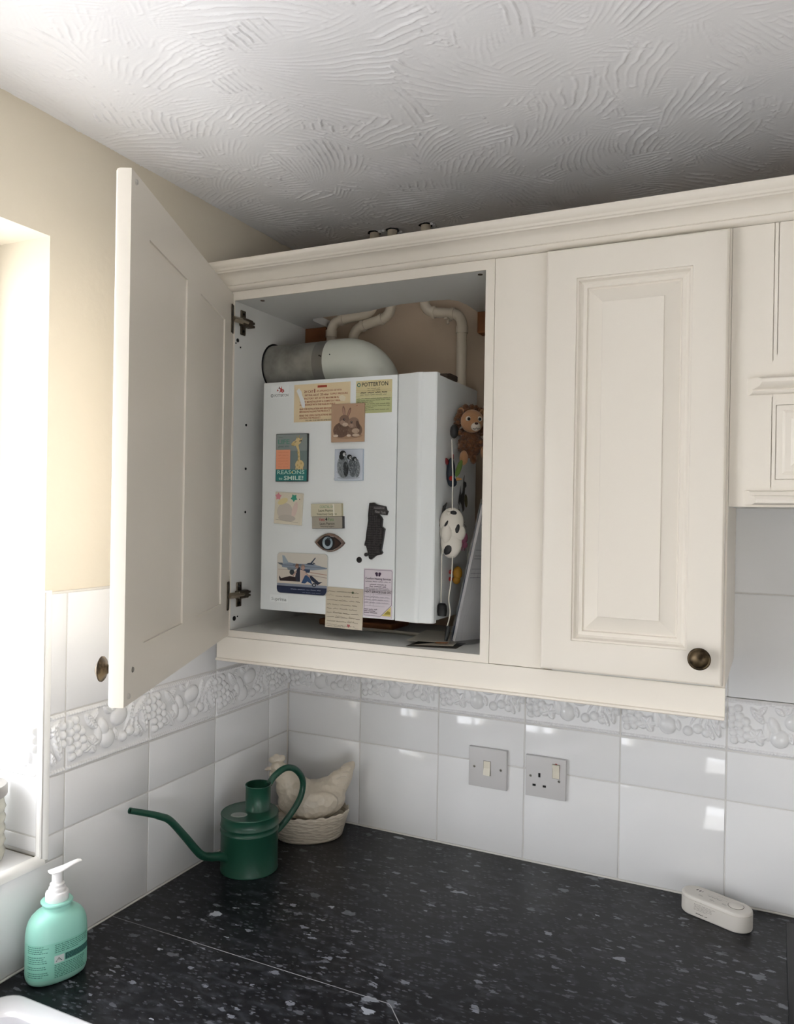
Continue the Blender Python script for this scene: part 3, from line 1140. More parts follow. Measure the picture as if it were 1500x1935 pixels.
# hinges
dv = Vector((0.41905818, -0.90795938, 0))
nv = Vector((0.90795938, 0.41905818, 0))
for zc in (1.139, 0.562):
    h = empty('hinge', Vector((0.05, -0.29, zc)) - cab.location)
    h.parent = cab
    b = B()      # strip on the door
    T = Matrix.Translation(DO + Vector((0, 0, zc - DO.z)) + dv * 0.012 - Vector((0.05, -0.29, zc))) @ Matrix.Rotation(DANG, 4, 'Z')
    b.box((-0.007, 0.0, -0.030), (0.007, 0.0028, 0.030), M_HINGE, 0.001, 1, T)
    b.build('door_plate', h)
    b = B()      # arm
    p0 = DO + dv * 0.012 + nv * 0.004
    a0 = Vector((p0.x, p0.y, 0)) - Vector((0.05, -0.29, 0))
    b.tube([a0, Vector((0.010, -0.004, 0)), Vector((0.010, 0.016, 0))], 0.0062, mat('bright_hinge_arm', 'b9ac97', 0.35, metal=0.8), 4)
    b.build('arm', h, 0)
    b = B()      # cross-shaped mounting plate
    b.box((0.0, 0.004, -0.026), (0.0035, 0.021, 0.026), M_HINGE, 0.0012)
    b.box((0.0, 0.000, -0.0085), (0.013, 0.034, 0.0085), M_HINGE, 0.0015)
    b.box((0.004, 0.030, -0.006), (0.012, 0.042, -0.001), M_HINGE, 0.0008)
    b.box((0.004, 0.030, 0.001), (0.012, 0.042, 0.006), M_HINGE, 0.0008)
    for sz in (-0.018, 0.018):
        b.ball((0.0038, 0.0125, sz), (0.0012, 0.0034, 0.0034), M_DARK, 1)
    b.build('mounting_plate', h)

# ---- right unit with the closed door
rc = tag(empty('wall_cabinet', (0.865, -0.15, 0.473)), 'ivory wall cabinet with a closed raised-panel door and round knob', 'cabinet')
cpart(B().box((0.7192, FY + 0.019, 0.4735), (0.735, -0.001, 1.198), M_CABIN, 0.0006), 'side_panel', parent=rc)
cpart(B().box((0.7192, FY, 0.4757), (0.7195, FY + 0.0188, 1.198), M_CAB), 'side_edge', parent=rc)
cpart(B().box((0.9950, FY, 0.4735), (1.0110, -0.001, 1.198), M_CAB, 0.0006), 'side_panel', parent=rc)
cpart(B().box((0.7352, FY, 0.4735), (0.9948, -0.001, 0.4895), M_CABIN, 0.0006), 'bottom_panel', parent=rc)
cpart(B().box((0.7352, FY, 1.180), (0.9948, -0.001, 1.198), M_CABIN, 0.0006), 'top_panel', parent=rc)
d2 = put('door', door_mesh(0.2885, 0.7125), rc, Vector((0.7195, FY - 0.0005, 0.480)) - rc.location)
k = put('knob', KNOB, d2, (0.2885 - 0.0325, -0.0225, 0.0440))
k['label'] = 'antique brass knob'

# ---- panelled hood unit over the hob
hd = tag(empty('cooker_hood_unit', (1.3, -0.15, 0.762)), 'ivory panelled cooker hood surround with mantel mouldings', 'cooker hood')
b = B()
xs = [1.0115, 1.0704, 1.0716, 1.0764, 1.0776, 1.66, 1.72]
zs = [0.7605, 0.791, 0.8024, 0.8036, 0.9164, 0.9176, 0.930, 0.986, 0.995, 1.198]
rec = set()
for j in range(1, 6):
    rec.add((1, j))
for j in (7, 8):
    rec.add((1, j))
for j in (2, 3, 4):
    rec.add((3, j))
rec.add((3, 8))
for i in (3, 4):
    rec.add((i, 2))
    rec.add((i, 4))
cell_panel(b, xs, zs, rec, FY, 0.0028, M_CAB)
cpart(b, 'front_panel', 0, hd)
cpart(B().box((1.0115, FY + 0.004, 0.7605), (1.72, FY + 0.018, 0.7785), M_CAB, 0.0005).box((1.0115, FY + 0.018, 0.7605), (1.72, -0.001, 0.772), M_CABIN, 0.0005), 'bottom_panel', parent=hd)
cpart(B().box((1.704, FY + 0.004, 0.7785), (1.72, -0.001, 1.198), M_CAB), 'side_panel', parent=hd)
# raised field inside the lower frame
b = B()
for ins, d in ((0, 0),):
    loops = []
    for ins, d in ((0.0, 0.0), (0.004, 0.0025), (0.012, 0.0022), (0.020, 0.006)):
        loops.append([(1.086 + ins, FY - d, 0.811 + ins), (1.652 - ins, FY - d, 0.811 + ins), (1.652 - ins, FY - d, 0.909 - ins), (1.086 + ins, FY - d, 0.909 - ins)])
    loft(b, loops, M_CAB)
cpart(b, 'raised_field', 25, hd)


def moulding(prof, xa, xb, slope):
    """profile of (projection, z) along x with a raking left end"""
    b = B()
    n = len(prof)
    V = [(xa + max(0, p) * slope, FY - p, z) for p, z in prof] + [(xb, FY - p, z) for p, z in prof]
    F = [[i, (i + 1) % n, n + (i + 1) % n, n + i] for i in range(n)] + [list(range(n))[::-1], [n + i for i in range(n)]]
    return b.add(V, F, M_CAB)


up = [(-0.001, 0.934), (0.004, 0.934), (0.007, 0.936), (0.008, 0.939), (0.007, 0.9415), (0.011, 0.943), (0.017, 0.946), (0.020, 0.951), (0.019, 0.956), (0.014, 0.959), (-0.001, 0.960)]
cpart(moulding(up, 1.035, 1.70, 1.1), 'mantel_moulding', 40, hd)
lo = [(-0.001, 0.764), (0.013, 0.764), (0.018, 0.767), (0.019, 0.772), (0.016, 0.777), (0.011, 0.778), (0.010, 0.781), (0.008, 0.784), (0.004, 0.785), (-0.001, 0.7855)]
cpart(moulding(lo, 1.034, 1.70, 0.9), 'base_moulding', 40, hd)

# ---- cornice and pelmet
b = B()
prof = [(0.0, 1.1985), (-0.003, 1.1985), (-0.008, 1.2005), (-0.011, 1.2040), (-0.0118, 1.2072), (-0.0105, 1.2082), (-0.0125, 1.2092), (-0.0150, 1.2150), (-0.0195, 1.2215), (-0.0260, 1.2268),
        (-0.0320, 1.2288), (-0.0335, 1.2290), (-0.0350, 1.2312), (-0.0378, 1.2325), (-0.0392, 1.2345), (-0.0400, 1.2362), (-0.0445, 1.2395), (-0.0468, 1.2440), (-0.0470, 1.2490), (-0.0455, 1.2500), (0.03, 1.2500), (0.03, 1.1985)]
b.prism([(FY + y, z) for y, z in prof], 'x', 0.006, 1.74, M_CAB)
tag(b.build('cornice', None, 28), 'long ivory cornice moulding along the tops of the wall cabinets', 'cornice')
b = B()
prof = [(-0.003, 0.4752), (-0.003, 0.4305), (-0.0065, 0.4290), (-0.0075, 0.4262), (-0.0060, 0.4245), (0.014, 0.4245), (0.014, 0.4732), (0.0005, 0.4732), (0.0005, 0.4752)]
b.prism([(FY + y, z) for y, z in prof], 'x', XL - 0.002, 1.0112, M_CAB)
tag(b.build('pelmet', None, 30), 'ivory light pelmet rail under the wall cabinets', 'pelmet')

# ================================================================== BOILER
BX0, BX1, BZ0, BZ1, BY = 0.106, 0.5, 0.534, 1.0085, -0.2755
boiler = tag(empty('boiler', (0.303, -0.15, BZ0)), 'white wall-hung gas boiler with flue elbow inside the open cabinet', 'boiler')


def bpart(bd, name, smooth=35):
    o = bd.build(name, boiler, smooth)
    o.location = -Vector(boiler.location)
    return o


b = B()
b.box((BX0 + 0.003, -0.262, BZ0 + 0.003), (BX1 - 0.0008, -0.050, BZ1 - 0.003), M_BOIL, 0.002)
bpart(b, 'case')
bpart(B().box((0.225, -0.0502, 0.60), (0.425, 0.0048, 0.95), M_STEEL, 0.002), 'wall_bracket')
b = B()
b.box((BX0, BY, BZ0), (0.4172, -0.2615, BZ1), M_BOIL, 0.0016, 2)
bpart(b, 'front_panel')
b = B()
plan = [(0.4188, -0.2615), (0.4188, -0.2735), (0.4200, -0.2755), (0.430, -0.2768), (0.444, -0.2792), (0.456, -0.2822), (0.464, -0.2848), (0.468, -0.2852), (0.4712, -0.2838), (0.4735, -0.2812), (0.478, -0.2798), (0.488, -0.2786), (0.4975, -0.2765), (0.5, -0.2742), (0.5, -0.2615)]
b.prism(plan, 'z', BZ0 - 0.0005, BZ1, M_BOIL)
bpart(b, 'control_cover', 30)
o = B().lathe([(0.006, 0.0), (0.006, 0.0006)], M_BLACK, 20, axis='y').build('indicator_window', boiler)
o.location = Vector((0.3399, BY, 0.6472)) - boiler.location
# bracket peeping over the top
bpart(B().box((0.470, -0.225, BZ1 - 0.004), (0.500, -0.170, BZ1 + 0.006), mat('rusty_bracket', '3b2f24', 0.7), 0.002).box((0.488, -0.20, BZ1 - 0.002), (0.497, -0.16, BZ1 + 0.010), mat('rusty_bracket', '3b2f24', 0.7), 0.002), 'top_bracket')
# underside pipes stubs
for x in (0.16, 0.30, 0.44):
    bpart(B().tube([(x, -0.12, 0.536), (x, -0.12, 0.520)], 0.011, mat('brass_union', '8a6b3d', 0.4, metal=0.8), 12), 'union')
# flue
FC, FZ, FR, ER = -0.152, 1.064, 0.050, 0.076
b = B()
b.tube([(0.0505, FC, FZ), (0.192, FC, FZ)], FR, M_FLUEM, 48)
bpart(b, 'flue_duct', 50)
b = B()
b.tube([(0.176, FC, FZ), (0.204, FC, FZ)], FR + 0.0009, M_FLUEB, 48)
bpart(b, 'flue_band', 50)
b = B()
pts = [(0.203, FC, FZ)] + [(0.236 + ER * math.sin(a), FC, FZ - ER + ER * math.cos(a)) for a in [PI / 2 * k / 14 for k in range(15)]]
pts += [(0.236 + ER, FC, FZ - ER - 0.01)]
b.tube(pts, FR + 0.0022, M_FLUEP, 48)
bpart(b, 'flue_elbow', 50)
b = B()
b.lathe([(FR + 0.004, 0.0), (FR + 0.004, 0.0015)], M_DARK, 48)
o = bpart(b, 'flue_hole_gap')
o.location = Vector((0.0493, FC, FZ)) - boiler.location
o.rotation_euler = (0, PI / 2, 0)
for x, z in ((0.200, FZ + 0.008), (0.196, FZ + 0.0095), (0.222, FZ + 0.010)):
    a = math.asin((z - FZ) / (FR + 0.002))
    o = B().ball((0, 0, 0), 0.0016, M_DARK, 1).build('rivet', boiler)
    o.location = Vector((x, FC - (FR + 0.002) * math.cos(a), z)) - boiler.location

# stickers on the boiler: local art, x right, z up, on the front panel
def sticker(name, x0, x1, z0, z1, col, thick=0.0002, rot=0.0):
    wd, h = x1 - x0, z1 - z0
    o = B().box((-wd / 2, -thick, -h / 2), (wd / 2, 0.0, h / 2), M_BOIL if col == 'enamel' else flat(col)).build(name, boiler, 0)
    o.location = Vector(((x0 + x1) / 2, BY - 0.00005, (z0 + z1) / 2)) - boiler.location
    o.rotation_euler = (0, rot, 0)
    return o, wd, h


# maker's mark top left
st, wd, h = sticker('maker_badge', 0.1245, 0.170, 0.9755, 1.0010, 'enamel')
a = Art(0.00022)
a.line([(-0.0195 + 0.0028 * math.cos(k * PI / 5), -0.0075 + 0.0028 * math.sin(k * PI / 5)) for k in range(11)], 0.0014, '5d6a68')
a.text('POTTERTON', -0.0135, -0.0105, 0.0055, '7c8280', 0.034, 'l')
a.poly([(-0.002, -0.003), (0.001, 0.004), (-0.0035, 0.010), (0.002, 0.007), (0.004, 0.012), (0.0045, 0.006), (0.009, 0.003), (0.005, 0.002), (0.007, -0.003), (0.002, 0.0005)], 'b5443d')
a.poly([(-0.008, 0.001), (-0.003, 0.002), (-0.006, 0.006)], 'b5443d').poly([(0.0055, -0.003), (0.0105, 0.0005), (0.008, 0.006)], '9c3a34').poly([(-0.004, 0.007), (0.0, 0.0115), (-0.001, 0.006)], '44393a')
a.build('lettering', st)
# warning label
st, wd, h = sticker('warning_label', 0.1822, 0.3139, 0.9235, 1.0005, 'e6d3ac')
a = Art(0.00022)
R1, R2 = 'a4543f', '8c3a2c'
x0 = -0.052
a.rect(-0.010, 0.0300, 0.012, 0.0345, 'c0533a').text('WARNING', 0.001, 0.0308, 0.0030, '5e2418', 0.020)
a.text('2H CAT', x0 + 0.010, 0.0205, 0.0052, R2, 0.022, 'l').text('I', x0 + 0.034, 0.0203, 0.0075, R2, 0.0022, 'l').text('AN APPLIANCE FOR USE WITH', x0 + 0.040, 0.0215, 0.0034, R1, 0.058, 'l')
a.text('NATURAL GAS AT', x0 + 0.012, 0.0138, 0.0040, R2, 0.034, 'l').text('20 mbar', x0 + 0.049, 0.0138, 0.0044, R2, 0.020, 'l').text('SUPPLY PRESSURE', x0 + 0.072, 0.0143, 0.0034, R1, 0.040, 'l')
a.text('IT IS FACTORY SET AT ITS MAXIMUM RATE', x0, 0.0070, 0.0035, R1, 0.100, 'l')
a.text('IT MUST BE INSTALLED BY A COMPETENT PERSON IN', x0, 0.0005, 0.0034, R1, 0.106, 'l')
a.text('ACCORDANCE WITH THE RULES IN FORCE', x0, -0.0055, 0.0034, R1, 0.084, 'l')
a.text('READ THE INSTALLATION AND SERVICING INSTRUCTIONS', x0, -0.0140, 0.0034, R1, 0.106, 'l')
a.text('BEFORE INSTALLING THE PRODUCT', x0, -0.0195, 0.0034, R1, 0.072, 'l')
a.text('READ THE USERS INSTRUCTIONS BEFORE', x0, -0.0272, 0.0034, R1, 0.086, 'l')
a.text('LIGHTING THE PRODUCT', x0, -0.0325, 0.0034, R1, 0.050, 'l')
a.text('THIS LABEL TO BE REMOVED AFTER INSTALLATION', x0 + 0.014, -0.0372, 0.0026, '7d6b50', 0.076, 'l')
a.poly([(-0.060, 0.026), (-0.054, 0.031), (-0.048, 0.024), (-0.046, 0.016), (-0.0405, 0.006), (-0.039, -0.004), (-0.0400, -0.011), (-0.046, -0.008), (-0.050, 0.002), (-0.053, 0.012)], 'e8eae8')
a.poly([(0.040, 0.010), (0.048, 0.013), (0.056, 0.008), (0.054, 0.000), (0.044, 0.001)], 'e9dec4')
a.build('lettering', st)
# maker's instruction label
st, wd, h = sticker('maker_label', 0.3268, 0.406, 0.9360, 1.0002, 'd9d3a4')
a = Art(0.00022)
a.rect(-0.0396, 0.008, 0.0396, 0.032, 'dccfa0').rect(-0.0396, -0.0321, 0.0396, -0.003, 'c3c793')
a.line([(-0.0335 + 0.0031 * math.cos(k * PI / 6), 0.0242 + 0.0034 * math.sin(k * PI / 6)) for k in range(13)], 0.0018, '1f6f66')
a.text('POTTERTON', -0.0265, 0.0205, 0.0078, '33322c', 0.0575, 'l')
a.scribble(-0.015, 0.015, 0.0158, 0.0020, '5f5c48', 0.0006, 716).scribble(-0.014, 0.014, 0.0120, 0.0020, '5f5c48', 0.0006, 717)
a.scribble(-0.029, 0.029, 0.0072, 0.0034, '2c2b25', 0.0012, 718).scribble(-0.030, 0.030, 0.0034, 0.0022, '4f4d3c', 0.0007, 719)
for k, z in enumerate((-0.004, -0.0075, -0.011, -0.0150, -0.0190, -0.0225, -0.0265)):
    a.scribble(-0.037, 0.036 if k % 3 != 2 else 0.002, z, 0.0018, '4e5238', 0.0006, 40 + k)
for z in (0.0125, 0.0096, 0.0006):
    a.line([(-0.039, z), (0.039, z)], 0.0003, 'a89a60')
a.build('lettering', st)
# service record sticker
st, wd, h = sticker('service_sticker', 0.3505, 0.414, 0.5358, 0.6314, 'dfd6dc')
a = Art(0.00022)
fr = [(-0.0300, -0.0440), (0.0060, -0.0445), (0.0300, -0.0215), (0.0300, 0.0435), (0.0285, 0.0455), (-0.0290, 0.0455), (-0.0300, 0.0440), (-0.0300, -0.0440)]
a.line(fr, 0.0009, '7d7480')
for sx in (-0.0035, 0.0035):
    a.ell(sx, 0.0385, 0.0032, 0.0026, '3b2440').ell(sx * 0.8, 0.0355, 0.0024, 0.0026, '3b2440')
a.text('Comfort Heating Services', 0, 0.0265, 0.0038, '3d2b45', 0.056).scribble(-0.0275, 0.0275, 0.0222, 0.0024, '5a4d5e', 0.0007, 701)
a.scribble(-0.018, 0.018, 0.0164, 0.0024, '44384a', 0.0008, 702).scribble(-0.018, 0.018, 0.0128, 0.0028, '44384a', 0.0010, 703)
for k, z in enumerate((0.0095, 0.0072)):
    a.scribble(-0.028, 0.026, z, 0.0018, '6a5e6c', 0.0006, 70 + k)
a.line([(-0.030, 0.0058), (0.030, 0.0058)], 0.0005, '7d7480').text('NEXT SERVICE DUE ON', 0, 0.0006, 0.0038, '332838', 0.056)
for z in (-0.0018, -0.0085, -0.0140, -0.0195, -0.0250):
    a.line([(-0.030, z), (0.027 if z > -0.02 else 0.016, z)], 0.00035, '9a919c')
for x in (-0.016, -0.009):
    a.line([(x, -0.0018), (x, -0.0250)], 0.00035, '9a919c')
for k, z in enumerate((-0.0075, -0.0130, -0.0185)):
    a.scribble(-0.028, 0.024, z, 0.0028, '8d8394', 0.0005, 80 + k)
for k, z in enumerate((-0.0320, -0.0355, -0.0390)):
    a.scribble(-0.028, 0.000, z, 0.0024, '4d4050', 0.0009, 90 + k)
a.poly([(0.0100, -0.0430), (0.0295, -0.0430), (0.0295, -0.0245)], 'dcca72').poly([(0.0155, -0.0395), (0.0285, -0.0395), (0.0285, -0.0345), (0.0230, -0.0330)], '9c8a35')
a.build('lettering', st)
# model name, bottom left
st, wd, h = sticker('model_badge', 0.1300, 0.1740, 0.5515, 0.5665, 'enamel')
Art(0.00022).text('Su', -0.018, -0.004, 0.0066, 'b9bfbd', 0.010, 'l').text('prima', -0.007, -0.004, 0.0066, '8d9492', 0.026, 'l').build('lettering', st)


# ================================================================== MAGNETS ON THE BOILER FRONT
def magnet(name, x0, x1, z0, z1, col, label, thick=0.0035, rot=0.0, r=0.0006, edge=None, group=None, cat='magnet'):
    wd, h = x1 - x0, z1 - z0
    o = B().box((-wd / 2, -thick, -h / 2), (wd / 2, 0.0, h / 2), flat(edge or col, 0.35), r).build(name, None, 30)
    o.location = ((x0 + x1) / 2, BY - 0.0002, (z0 + z1) / 2)
    o.rotation_euler = (0, rot, 0)
    tag(o, label, cat, group)
    a = Art(thick)
    if edge:
        a.rect(-wd / 2 + 0.0012, -h / 2 + 0.0012, wd / 2 - 0.0012, h / 2 - 0.0012, col)
    return o, a


# rabbits
o, a = magnet('rabbit_magnet', 0.2734, 0.3479, 0.8800, 0.9562, 'b99a7f', 'tan picture magnet of two brown rabbits sitting together', 0.004)
a.ell(0.000, -0.026, 0.034, 0.006, 'a5876c')
a.ell(-0.014, -0.014, 0.0185, 0.0150, '6d5446', 0.1).ell(0.017, -0.015, 0.0165, 0.0145, '7a6150', -0.1)
a.ell(-0.0085, 0.0235, 0.0032, 0.0105, '8a6c5c', 0.15).ell(-0.0085, 0.022, 0.0016, 0.0080, 'b48f7e', 0.15).ell(0.0035, 0.0205, 0.0028, 0.0100, '7d6051', -0.35).ell(0.0032, 0.0195, 0.0014, 0.0075, 'a98270', -0.35)
a.ell(-0.007, 0.0055, 0.0115, 0.0105, '83695a').ell(-0.011, 0.0005, 0.0060, 0.0050, 'a78d7b').ell(-0.005, -0.0035, 0.0065, 0.004, 'c9b5a2')
a.ell(0.014, 0.0000, 0.0125, 0.0105, '8f7665').ell(0.024, -0.006, 0.004, 0.010, '5f493d', 0.3).ell(0.009, -0.0065, 0.0050, 0.0040, 'a98f7d')
a.ell(-0.0075, 0.0068, 0.0021, 0.0024, '1f1613').ell(0.0095, 0.0008, 0.0022, 0.0024, '1f1613').ell(-0.0070, 0.0074, 0.0006, 0.0006, 'd8c8b8').ell(0.0100, 0.0014, 0.0006, 0.0006, 'd8c8b8')
a.ell(-0.026, -0.0255, 0.0060, 0.0026, 'd8c9b6').ell(0.004, -0.0255, 0.0050, 0.0024, 'd8c9b6').ell(0.020, -0.0250, 0.0085, 0.0030, 'cbb7a1').ell(0.019, -0.0165, 0.0085, 0.0050, 'b8a18c')
for k in range(60):
    r_ = random.Random(k)
    cx, cz = r_.uniform(-0.028, 0.030), r_.uniform(-0.024, -0.004)
    if ((cx + 0.014) / 0.018) ** 2 + ((cz + 0.014) / 0.013) ** 2 < 1 or ((cx - 0.017) / 0.016) ** 2 + ((cz + 0.015) / 0.013) ** 2 < 1:
        a.line([(cx, cz), (cx + r_.uniform(-0.001, 0.002), cz - r_.uniform(0.002, 0.004))], 0.0005, r_.choice(['59443a', '8b7263', '4c3930', '9c8574']))
a.line([(0.021, 0.032), (0.024, 0.0335)], 0.001, '8f4a3a')
a.build('picture', o)
# giraffe card
o, a = magnet('giraffe_magnet', 0.1428, 0.2200, 0.8015, 0.8997, '6e7f82', 'grey and teal giraffe magnet reading reasons to smile', 0.0055, edge='14181b')
a.rect(-0.0374, 0.014, 0.0374, 0.0479, '8b9492').rect(0.002, -0.0479, 0.0374, 0.014, '71807f').rect(-0.0374, -0.0479, 0.0374, -0.0245, '2f7f7c')
a.rect(-0.0374, -0.0235, -0.003, 0.0165, 'eca07b')
a.scribble(-0.032, -0.018, 0.0410, 0.0032, '5d7670', 0.0007, 721).text('LIFE', -0.0330, 0.0285, 0.0090, '5c8f7d', 0.028, 'l').text('gives you', -0.0325, 0.0215, 0.0045, '5d7670', 0.026, 'l').scribble(-0.0325, -0.0165, 0.0178, 0.0028, '86a089', 0.0007, 722)
for k, z in enumerate((0.011, 0.005, -0.001, -0.007, -0.013, -0.019)):
    a.scribble(-0.032, -0.007, z, 0.0024, 'd98660', 0.0006, 20 + k)
a.poly([(0.0155, -0.020), (0.0165, 0.000), (0.0150, 0.016), (0.0095, 0.026), (0.0170, 0.0265), (0.0205, 0.012), (0.0215, -0.004), (0.0240, -0.018)], 'd9c38e')
a.ell(0.0205, -0.0145, 0.0105, 0.0095, 'd9c38e').ell(0.0120, 0.030, 0.0115, 0.0055, 'd9c38e', 0.25).ell(0.0160, 0.0345, 0.0060, 0.0060, 'd9c38e')
a.ell(0.0045, 0.0275, 0.0045, 0.0036, 'cdb47c', 0.2).line([(0.0140, 0.038), (0.0130, 0.0445)], 0.0014, 'b79a63').line([(0.0185, 0.039), (0.0190, 0.0455)], 0.0014, 'b79a63').poly([(0.0205, 0.036), (0.0275, 0.042), (0.0245, 0.0345)], 'c9ae78')
for (x, z) in ((0.0165, 0.010), (0.0185, 0.002), (0.0175, -0.006), (0.0245, -0.012), (0.0160, -0.016), (0.0205, -0.020)):
    a.ell(x, z, 0.0018, 0.0022, 'c2a76e')
for x in (0.0125, 0.0175, 0.0235, 0.0280):
    a.line([(x, -0.020), (x, -0.0250)], 0.0028, 'd9c38e')
a.line([(0.0190, 0.0335), (0.0255, 0.0340)], 0.0016, '1d2224').line([(0.0080, 0.0315), (0.0125, 0.0325)], 0.0012, '1d2224').line([(0.001, 0.0255), (0.006, 0.0245)], 0.0006, '7d6840')
a.text('REASONS', 0, -0.0338, 0.0078, 'b9e0d2', 0.066).text('to', -0.0290, -0.0452, 0.0052, 'b9e0d2', 0.009, 'l').text('SMILE!', -0.0165, -0.0458, 0.0082, 'cfeadf', 0.047, 'l')
a.ell(0.0035, -0.0300, 0.0017, 0.0017, 'e6c66a')
a.build('picture', o)
# penguins
o, a = magnet('penguin_magnet', 0.2823, 0.3470, 0.8035, 0.8660, 'cfd6e0', 'pale blue magnet with three fluffy penguin chicks', 0.0035, edge='aebccb')
a.ell(0.0, -0.0255, 0.026, 0.003, 'b4bcc6')
for cx, cz, w_, h_, c1 in ((0.0185, -0.007, 0.0075, 0.0175, '8d9499'), (0.0105, -0.005, 0.0085, 0.0195, '747b81'), (-0.0090, -0.004, 0.0135, 0.0225, '8a9196')):
    a.ell(cx, cz, w_, h_, c1, 0.06)
    for k in range(80):
        r_ = random.Random(int(cx * 1e5) + k)
        an, rr = r_.uniform(0, 2 * PI), math.sqrt(r_.random()) * 0.96
        x, z = cx + w_ * rr * math.cos(an), cz + h_ * rr * math.sin(an)
        a.line([(x, z), (x + r_.uniform(-0.0010, 0.0010), z - r_.uniform(0.002, 0.0042))], 0.0006, r_.choice(['4a4f55', '6b7177', 'b9bfc4', '33373c', 'd5dadd', '2a2d31']))
a.ell(-0.0010, -0.009, 0.0058, 0.0150, '3a3f44', 0.08)
for k in range(45):
    r_ = random.Random(900 + k)
    x, z = -0.0010 + r_.uniform(-0.0055, 0.0060), -0.009 + r_.uniform(-0.014, 0.013)
    a.line([(x, z), (x + 0.0006, z - 0.003)], 0.0007, r_.choice(['1c1f22', '5d6369', '8b9197', '2c3034']))
a.ell(-0.0070, 0.0210, 0.0072, 0.0066, '15181b').ell(-0.0095, 0.0155, 0.0060, 0.0060, '1c1f22').ell(-0.0040, 0.0198, 0.0030, 0.0036, 'dcdfe0').ell(-0.0042, 0.0208, 0.0009, 0.0009, '0f1113').poly([(-0.0015, 0.0205), (0.0030, 0.0180), (-0.0018, 0.0180)], '1a1d1f')
a.ell(0.0080, 0.0145, 0.0056, 0.0050, '1c2023').ell(0.0100, 0.0130, 0.0024, 0.0028, 'd7dadb').ell(0.0100, 0.0138, 0.0008, 0.0008, '101214').poly([(0.0120, 0.0138), (0.0160, 0.0112), (0.0118, 0.0115)], '1a1d1f')
a.ell(0.0195, 0.0105, 0.0052, 0.0046, '24292c').ell(0.0212, 0.0090, 0.0022, 0.0024, 'd0d4d6').poly([(0.0230, 0.0110), (0.0298, 0.0075), (0.0230, 0.0082)], '1c2022').ell(0.0212, 0.0096, 0.0008, 0.0008, '101214')
a.scribble(-0.0275, -0.0175, -0.0290, 0.0016, '8a93a0', 0.0005, 708)
a.build('picture', o)
# cream nursery magnet (its printed cartoon figure is left out)
o, a = magnet('star_magnet', 0.1408, 0.2081, 0.7134, 0.7790, 'ded6c2', 'cream picture magnet with a pink and a green star in its top corners', 0.004, 0.05)


def star(a, cx, cz, r, col, ph=0.3):
    a.poly([(cx + (r if k % 2 == 0 else r * 0.62) * math.cos(ph + k * PI / 5), cz + (r if k % 2 == 0 else r * 0.62) * math.sin(ph + k * PI / 5)) for k in range(10)], col)


a.ell(-0.008, -0.006, 0.019, 0.017, 'c9c0b4', 0.2).ell(-0.014, 0.014, 0.013, 0.006, 'ddd09b', 0.4).ell(0.016, -0.002, 0.006, 0.017, 'dcc6bb', -0.25).ell(-0.002, -0.020, 0.021, 0.007, 'bfb7ab')
a.line([(-0.030, -0.024), (0.026, -0.0275)], 0.0008, 'b0a79a')
star(a, -0.0255, 0.0235, 0.0082, 'd98f97')
star(a, 0.0130, 0.0225, 0.0085, '3f9a82', 0.9)
a.ell(0.0265, 0.0205, 0.0012, 0.0012, '7d5a4a')
a.build('picture', o)
# name badges
o, a = magnet('name_badge', 0.2308, 0.3022, 0.7312, 0.7572, 'cfc9ac', 'upper cream name badge with green lettering, taped over the lower one', 0.0065, -0.03, edge='b7b08f', cat='badge')
a.rect(-0.0352, -0.0125, 0.0352, 0.0125, 'd0cab0')
a.text('COASTAL UK', 0.001, 0.0042, 0.0052, '7f9f78', 0.032).text('Laura Pearson', 0.000, -0.0030, 0.0048, '4f5238', 0.036).text('Veterinary Surgeon', 0.001, -0.0098, 0.0042, '55583f', 0.046)
a.poly([(0.0150, 0.0115), (0.0185, 0.0115), (0.0195, -0.0115), (0.0165, -0.0115)], 'ece8da')
a.build('lettering', o)
o, a = magnet('name_badge', 0.2345, 0.3060, 0.7072, 0.7318, 'a8a294', 'lower grey name badge with red and green lettering', 0.008, -0.03, edge='1a1a1a', cat='badge')
a.rect(-0.0354, -0.0117, 0.0335, 0.0119, 'a9a395')
a.text('Vets', -0.0060, 0.0030, 0.0065, '9c2f34', 0.0135, 'r').text('4', -0.0020, 0.0030, 0.0070, '1c1a18', 0.0050).text('Pets', 0.0018, 0.0030, 0.0065, '6f8f62', 0.0135, 'l')
a.text('Laura Pearson', 0.000, -0.0045, 0.0048, '332f2b', 0.034).text('Veterinary Surgeon', 0.000, -0.0090, 0.0028, '3f3a35', 0.032)
a.build('lettering', o)


# eye magnet: domed almond
def almond(w_, h_, n=14, tip=0.0):
    top = [(-w_ / 2 + w_ * k / n, h_ / 2 * math.sin(PI * k / n) ** 0.8 + tip * (k / n - 0.5)) for k in range(n + 1)]
    bot = [(w_ / 2 - w_ * k / n, -h_ / 2 * math.sin(PI * k / n) ** 0.8 - tip * (k / n - 0.5)) for k in range(1, n)]
    return top + bot


